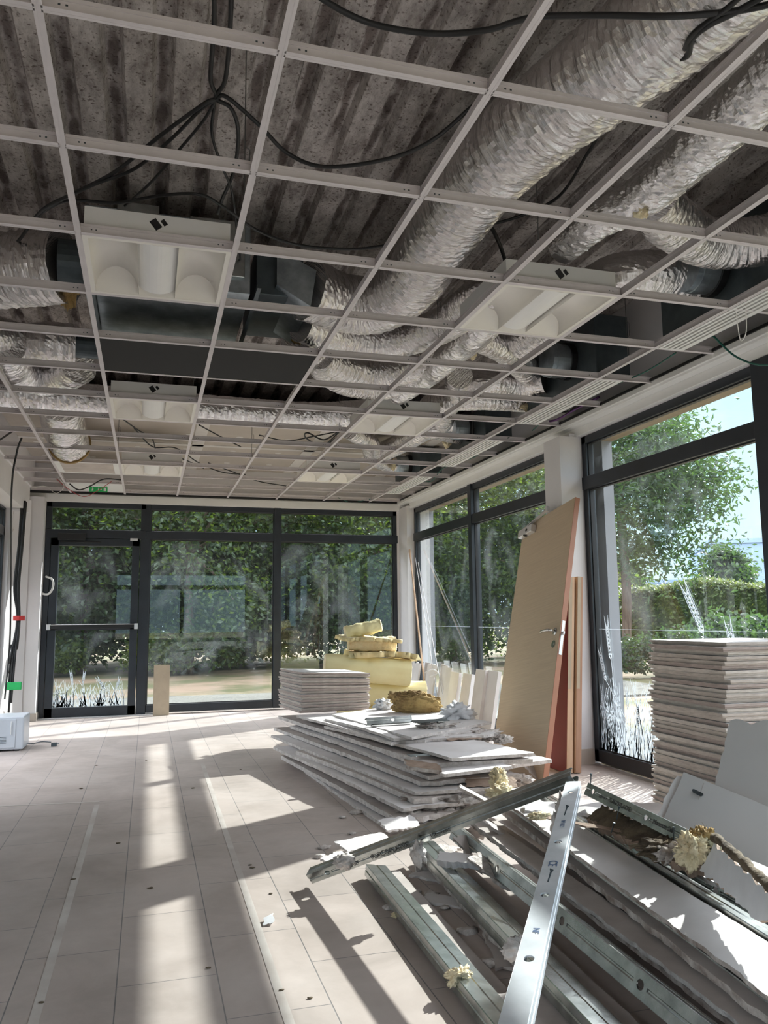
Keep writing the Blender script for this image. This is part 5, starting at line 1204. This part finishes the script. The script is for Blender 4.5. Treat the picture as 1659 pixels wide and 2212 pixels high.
# melamine boards at the right
b0, b1, b2, b3 = atw(1478, 1668, 3.02), atw(1800, 1800, 2.60), atw(1700, 1990, 2.40), atw(1418, 1800, 2.84)
e = empty('shelf_board'); tag(e, 'broken grey-white shelf board with small dark hinge, lying tilted against the tall stack', 'board')
board('panel', [b0, b1, b2, b3], None, None, .018, 20, 10, (.001, .001, .001, .004), 0, seed=120, mt='melamine', mc='core', parent=e)
nb = (b1-b0).cross(b3-b0).normalized(); nb = nb if nb.z > 0 else -nb
h0 = atw(1505, 1712, 2.95)
# project hinge onto board plane
def onp(px, py): r = ray(px, py); return EYE+r*((b0-EYE).dot(nb)/r.dot(nb))
ha, hb = onp(1499, 1710), onp(1517, 1719)
b = MB(); b.beam(ha+nb*.004, hb+nb*.004, .012, .006, nb); b.disc(ha+nb*.007, nb, .005, 10, .003); b.disc(hb+nb*.007, nb, .005, 10, .003); b.build('hinge', M['darksteel'], e)
b = MB(); ja, jb = onp(1520, 1692), onp(1482, 1812); b.beam(ja+nb*.0004, jb+nb*.0004, .0025, .001, nb); b.build('joint_line', M['papergrey'], e)
board('backing_panel', [b0+Vector((-.02, .02, -.012)), b0.lerp(b3, 1)+Vector((-.03, .02, -.012)), b3.lerp(b2, .25)+Vector((0, .02, -.02)), b0.lerp(b1, .2)+Vector((0, .02, -.02))], None, None, .012, 10, 8, (.006,)*4, 0, seed=121, mt='paper', mc='core', parent=e)
c0_, c1_, c2_, c3_ = atw(1575, 1558, 3.12), atw(1900, 1560, 2.85), atw(1880, 1850, 2.6), atw(1535, 1745, 2.98)
board('plasterboard_sheet', [c0_, c1_, c2_, c3_], 'large grey board with ragged top edge leaning on the tall tile stack', 'plasterboard', .013, 24, 12, (.016, .004, .004, .006), .003, seed=122, mt='melamine', mc='brownpaper')

# ================================================================= OUTSIDE
b = MB()
n = 40
for i in range(n):
    for j in range(n):
        pass
b.box((-60, -60, -.3), (90, 90, -.06)); struct(b.build('ground', M['earth']), 'dry ground outside', 'ground')
b = MB(); b.box((-4, YB+.25, -.06), (8, YB+2.6, -.03)); b.box((XR+.25, -4, -.06), (XR+1.5, YB+.25, -.03)); struct(b.build('path', M['gravel']), 'pale gravel strip outside the windows', 'path')
def crown_mesh(name, m, n, ext_, size, seed, zc, narrow=.45, clusters=40, shell=.55):
    rnd = random.Random(seed); V = []; F = []
    cl = []
    for k in range(clusters):
        while True:
            p = Vector((rnd.uniform(-1, 1), rnd.uniform(-1, 1), rnd.uniform(-1, 1)))
            if shell < p.length < 1: break
        cl.append(Vector((p.x*ext_[0], p.y*ext_[1], p.z*ext_[2]+zc)))
    s_ = min(ext_)*.26
    for k in range(n):
        c = cl[rnd.randrange(clusters)]; p = c+Vector((rnd.gauss(0, s_), rnd.gauss(0, s_), rnd.gauss(0, s_*.8)))
        if p.z < .15: continue
        a = Vector((rnd.gauss(0, 1), rnd.gauss(0, 1), rnd.gauss(0, .7)-.4)).normalized(); bb = a.orthogonal().normalized(); bb = Matrix.Rotation(rnd.uniform(0, 6.28), 3, a) @ bb
        s = size*rnd.uniform(.7, 1.3); i = len(V); mid = p+a*s*.5; nn_ = a.cross(bb)*s*.08
        V += [p, mid+bb*s*narrow*.5+nn_, p+a*s, mid-bb*s*narrow*.5+nn_]; F += [(i, i+1, i+2), (i, i+2, i+3)]
    me = D.meshes.new(name); me.from_pydata([tuple(v) for v in V], [], F); me.materials.append(M[m]); return me, cl
def make_tree(m, n, ext_, size, seed, zc, label, h_trunk, r_tr=.11, narrow=.45, clusters=40, name='tree', shell=.5, group=None):
    e = empty(name); tag(e, label, 'tree' if name == 'tree' else 'shrub', group)
    me, cl = crown_mesh('foliage', m, n, ext_, size, seed, zc, narrow, clusters, shell)
    o = D.objects.new('foliage', me); COL.objects.link(o); o.parent = e
    if h_trunk:
        b = MB(); top = Vector((0.1, 0, h_trunk)); b.tube(spline([(0, 0, -.1), (.04, .02, h_trunk*.4), top]), [r_tr]*9+[r_tr*.8]*8, 10)
        for c in cl[::4]: b.tube(spline([top*.85, top.lerp(c, .5)+Vector((0,0,-.1)), c], 5), [.05, .05, .045, .04, .035, .03, .025, .02, .015, .012, .01], 6)
        b.build('trunk', M['bark'], e)
    return e
T0 = make_tree('leaf', 26000, (2.0, 1.6, 3.0), .115, 11, 3.1, 'dense dark tree behind the back windows', 3.0, .10, .6, 70)
back = [(-3.6, 18.2, 0, 1), (-1.4, 19.4, 1.2, 1.05), (.9, 18.0, 2.2, 1), (3.0, 19.6, 3.1, 1.1), (5.2, 18.2, 4.2, 1.0), (7.4, 19.2, 5.2, .98), (9.8, 18.9, .7, .95)]
lbs = ['dense dark tree seen through the exit door', 'dark tree behind the mullion beside the exit door', 'dark leafy tree in the middle of the back glazing', 'tall dark tree behind the right back window', 'dark tree seen through the corner of the back glazing', 'tree seen through the far right window with bright leaf gaps', 'tree seen just left of the leaning oak door']
for k, (x, y, a, s) in enumerate(back):
    o = T0 if k == 0 else copy_tree(T0); o.location = (x, y, -.06); o.rotation_euler = (0, 0, a); o.scale = (s, s, s); o['label'] = lbs[k]; o['group'] = 'trees behind the building'
# undergrowth filling the gaps
U0 = make_tree('leaf', 13000, (2.2, 1.2, 2.3), .15, 12, 2.1, 'dark undergrowth', 0, name='shrub', clusters=60, narrow=.6)
ub = [(-4.5, 22.5, 1.5), (-1.2, 23, 1.6), (2.2, 22.6, 1.5), (5.6, 23.2, 1.35), (8.8, 22.5, 1.2), (-6.5, 15.5, 1.3)]
ul = ['tall dark shrub mass behind the exit door trees', 'tall dark shrub mass behind the left back window', 'tall dark shrub mass behind the centre of the back glazing', 'tall dark shrub mass behind the right back window', 'tall shrub mass behind the trees of the far right window', 'dark shrub mass outside the left window']
for k, (x, y, s) in enumerate(ub):
    o = U0 if k == 0 else copy_tree(U0); o.location = (x, y, -.06); o.rotation_euler = (0, 0, k*1.3); o.scale = (s, s, s); o['label'] = ul[k]; o['group'] = 'shrubs behind the trees'
V1_ = None
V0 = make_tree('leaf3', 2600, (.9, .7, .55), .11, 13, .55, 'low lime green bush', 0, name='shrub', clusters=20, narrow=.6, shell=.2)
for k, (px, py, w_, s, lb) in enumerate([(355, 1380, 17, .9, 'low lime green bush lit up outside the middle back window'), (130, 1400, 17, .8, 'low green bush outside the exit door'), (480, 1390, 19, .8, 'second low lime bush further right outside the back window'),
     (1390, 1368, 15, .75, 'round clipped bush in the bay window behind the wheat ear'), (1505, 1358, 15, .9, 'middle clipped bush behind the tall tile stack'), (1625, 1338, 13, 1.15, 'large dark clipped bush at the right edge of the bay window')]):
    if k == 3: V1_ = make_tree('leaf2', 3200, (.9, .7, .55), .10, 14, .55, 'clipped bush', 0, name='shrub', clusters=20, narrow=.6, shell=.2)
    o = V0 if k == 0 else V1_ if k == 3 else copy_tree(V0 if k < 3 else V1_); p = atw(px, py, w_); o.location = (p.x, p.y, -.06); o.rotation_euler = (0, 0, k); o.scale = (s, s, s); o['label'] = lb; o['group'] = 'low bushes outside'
# big tree in the bay window
R_ = make_tree('leaf2', 9000, (1.45, 1.4, 1.95), .15, 21, 4.3, 'large loose-leaved tree filling the left of the bay window', 0, name='tree', narrow=.34, clusters=46, shell=.35)
p = atw(1405, 1070, 16.5); R_.location = (p.x, p.y, p.z-4.3)
pt = atw(1318, 1425, 18.5); pt2 = atw(1300, 1180, 17.5); b = MB(); inv = -Vector(R_.location)
b.tube(spline([Vector((pt.x, pt.y, -.1))+inv, atw(1308, 1300, 18)+inv, pt2+inv, atw(1330, 1080, 17)+inv, atw(1400, 1000, 16.6)+inv]), [.15-.0028*k for k in range(33)], 10); b.build('trunk', M['bark'], R_)
o = make_tree('leaf2', 5000, (1.3, 1.2, 1.3), .15, 22, 0, 'upper left tree crown under the eaves of the bay window', 0, name='tree', narrow=.34, clusters=26, shell=.3)
o.location = atw(1330, 985, 17.5)
me_ = [c for c in D.objects if c.parent == o][0]
# z<.15 test removed leaves there, so rebuild with a raised centre
me2, cl2 = crown_mesh('foliage', 'leaf2', 5000, (1.3, 1.2, 1.2), .15, 22, 4.2, .34, 26, .3); me_.data = me2; o.location.z -= 4.2
b = MB(); base = Vector((0, 0, -o.location.z-.06)); b.tube(spline([base, Vector((.1, 0, 1.5)), Vector((0, 0, 4.2))]), .10, 8); b.build('trunk', M['bark'], o)
p = atw(1580, 1245, 30); S0 = make_tree('leaf2', 7000, (1.0, 1.0, 1.15), .2, 23, 2.6, 'rounded distant tree behind the hedge at the right', 1.8, name='tree', narrow=.5, clusters=30, shell=.2); S0.location = (p.x, p.y, -.06)
p = atw(1345, 1225, 34); S1 = copy_tree(S0); S1.location = (p.x, p.y, -.06); S1.scale = (1.2, 1.2, .95); S1['label'] = 'pale distant tree behind the hedge, left of centre in the bay window'
# clipped hedge
he = empty('hedge'); tag(he, 'long clipped hedge across the bay window with sunlit yellow-green top', 'hedge')
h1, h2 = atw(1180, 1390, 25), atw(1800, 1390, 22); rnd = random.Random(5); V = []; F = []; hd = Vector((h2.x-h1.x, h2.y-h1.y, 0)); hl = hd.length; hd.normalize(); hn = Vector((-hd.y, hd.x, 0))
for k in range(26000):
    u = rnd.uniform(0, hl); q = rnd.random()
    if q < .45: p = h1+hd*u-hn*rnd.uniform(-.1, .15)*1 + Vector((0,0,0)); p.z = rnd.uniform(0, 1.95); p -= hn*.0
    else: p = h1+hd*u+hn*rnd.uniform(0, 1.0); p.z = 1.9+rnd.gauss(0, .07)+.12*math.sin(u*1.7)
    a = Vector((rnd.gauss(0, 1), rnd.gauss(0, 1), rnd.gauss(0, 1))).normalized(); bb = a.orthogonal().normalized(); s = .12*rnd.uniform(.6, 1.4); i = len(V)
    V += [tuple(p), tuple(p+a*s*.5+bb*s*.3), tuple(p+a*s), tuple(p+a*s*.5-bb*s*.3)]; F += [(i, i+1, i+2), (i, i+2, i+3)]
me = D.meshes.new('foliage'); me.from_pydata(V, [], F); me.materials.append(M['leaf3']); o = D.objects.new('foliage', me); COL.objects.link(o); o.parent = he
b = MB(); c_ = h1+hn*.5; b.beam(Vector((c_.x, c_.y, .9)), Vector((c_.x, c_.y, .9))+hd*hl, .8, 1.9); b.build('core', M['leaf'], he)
# buildings
def building(px0, px1, w_, ztop, lb, dep=12):
    A = atw(px0, 1300, w_); B = atw(px1, 1300, w_*.97); A.z = B.z = 0; e = empty('building', A); tag(e, lb, 'building')
    dd = (B-A); n_ = Vector((-dd.y, dd.x, 0)).normalized()
    if n_.y < 0: n_ = -n_
    b = MB(); c = [Vector((0,0,-.1)), dd, dd+n_*dep, n_*dep]
    for k in range(4):
        p, q = c[k].copy(), c[(k+1) % 4].copy(); p.z = q.z = -.1; b.quad(p, q, q+Vector((0,0,ztop)), p+Vector((0,0,ztop)))
    b.build('wall', M['blueclad'], e)
    b = MB(); b.poly([Vector((q.x, q.y, ztop-.05)) for q in c]); 
    for k in range(4):
        p, q = c[k].copy(), c[(k+1) % 4].copy(); p.z = q.z = ztop-.1; b.beam(p, q, .15, .25)
    b.build('parapet', M['blueclad'], e)
    b = MB(); b.beam(dd*.2+Vector((0,0,1.2))-n_*.02, dd*.32+Vector((0,0,1.2))-n_*.02, .1, 2.4); b.build('gate', M['white'], e)
building(1540, 1760, 46, 5.4, 'tall pale blue box building at the right of the bay window')
building(1240, 1560, 58, 3.6, 'low pale blue warehouse behind the hedge', 10)
p = atw(1350, 1262, 40); e = empty('container', (p.x, p.y, 0)); tag(e, 'dark red container behind the hedge', 'container'); b = MB(); b.box((-.9, -.6, -.06), (.9, .6, 2.3)); b.build('body', M['reddoor'], e, bevel=.02)
b = MB()
for k in range(9): b.box((-.85+k*.2, -.63, .1), (-.78+k*.2, -.6, 2.2))
b.build('ribs', M['redp'], e)
p = atw(1478, 1270, 38); b = MB(); b.tube([(p.x, p.y, -.06), (p.x, p.y, 2.9)], .06, 8); tag(b.build('lamp_post', M['galvblue']), 'thin grey post behind the hedge', 'post')
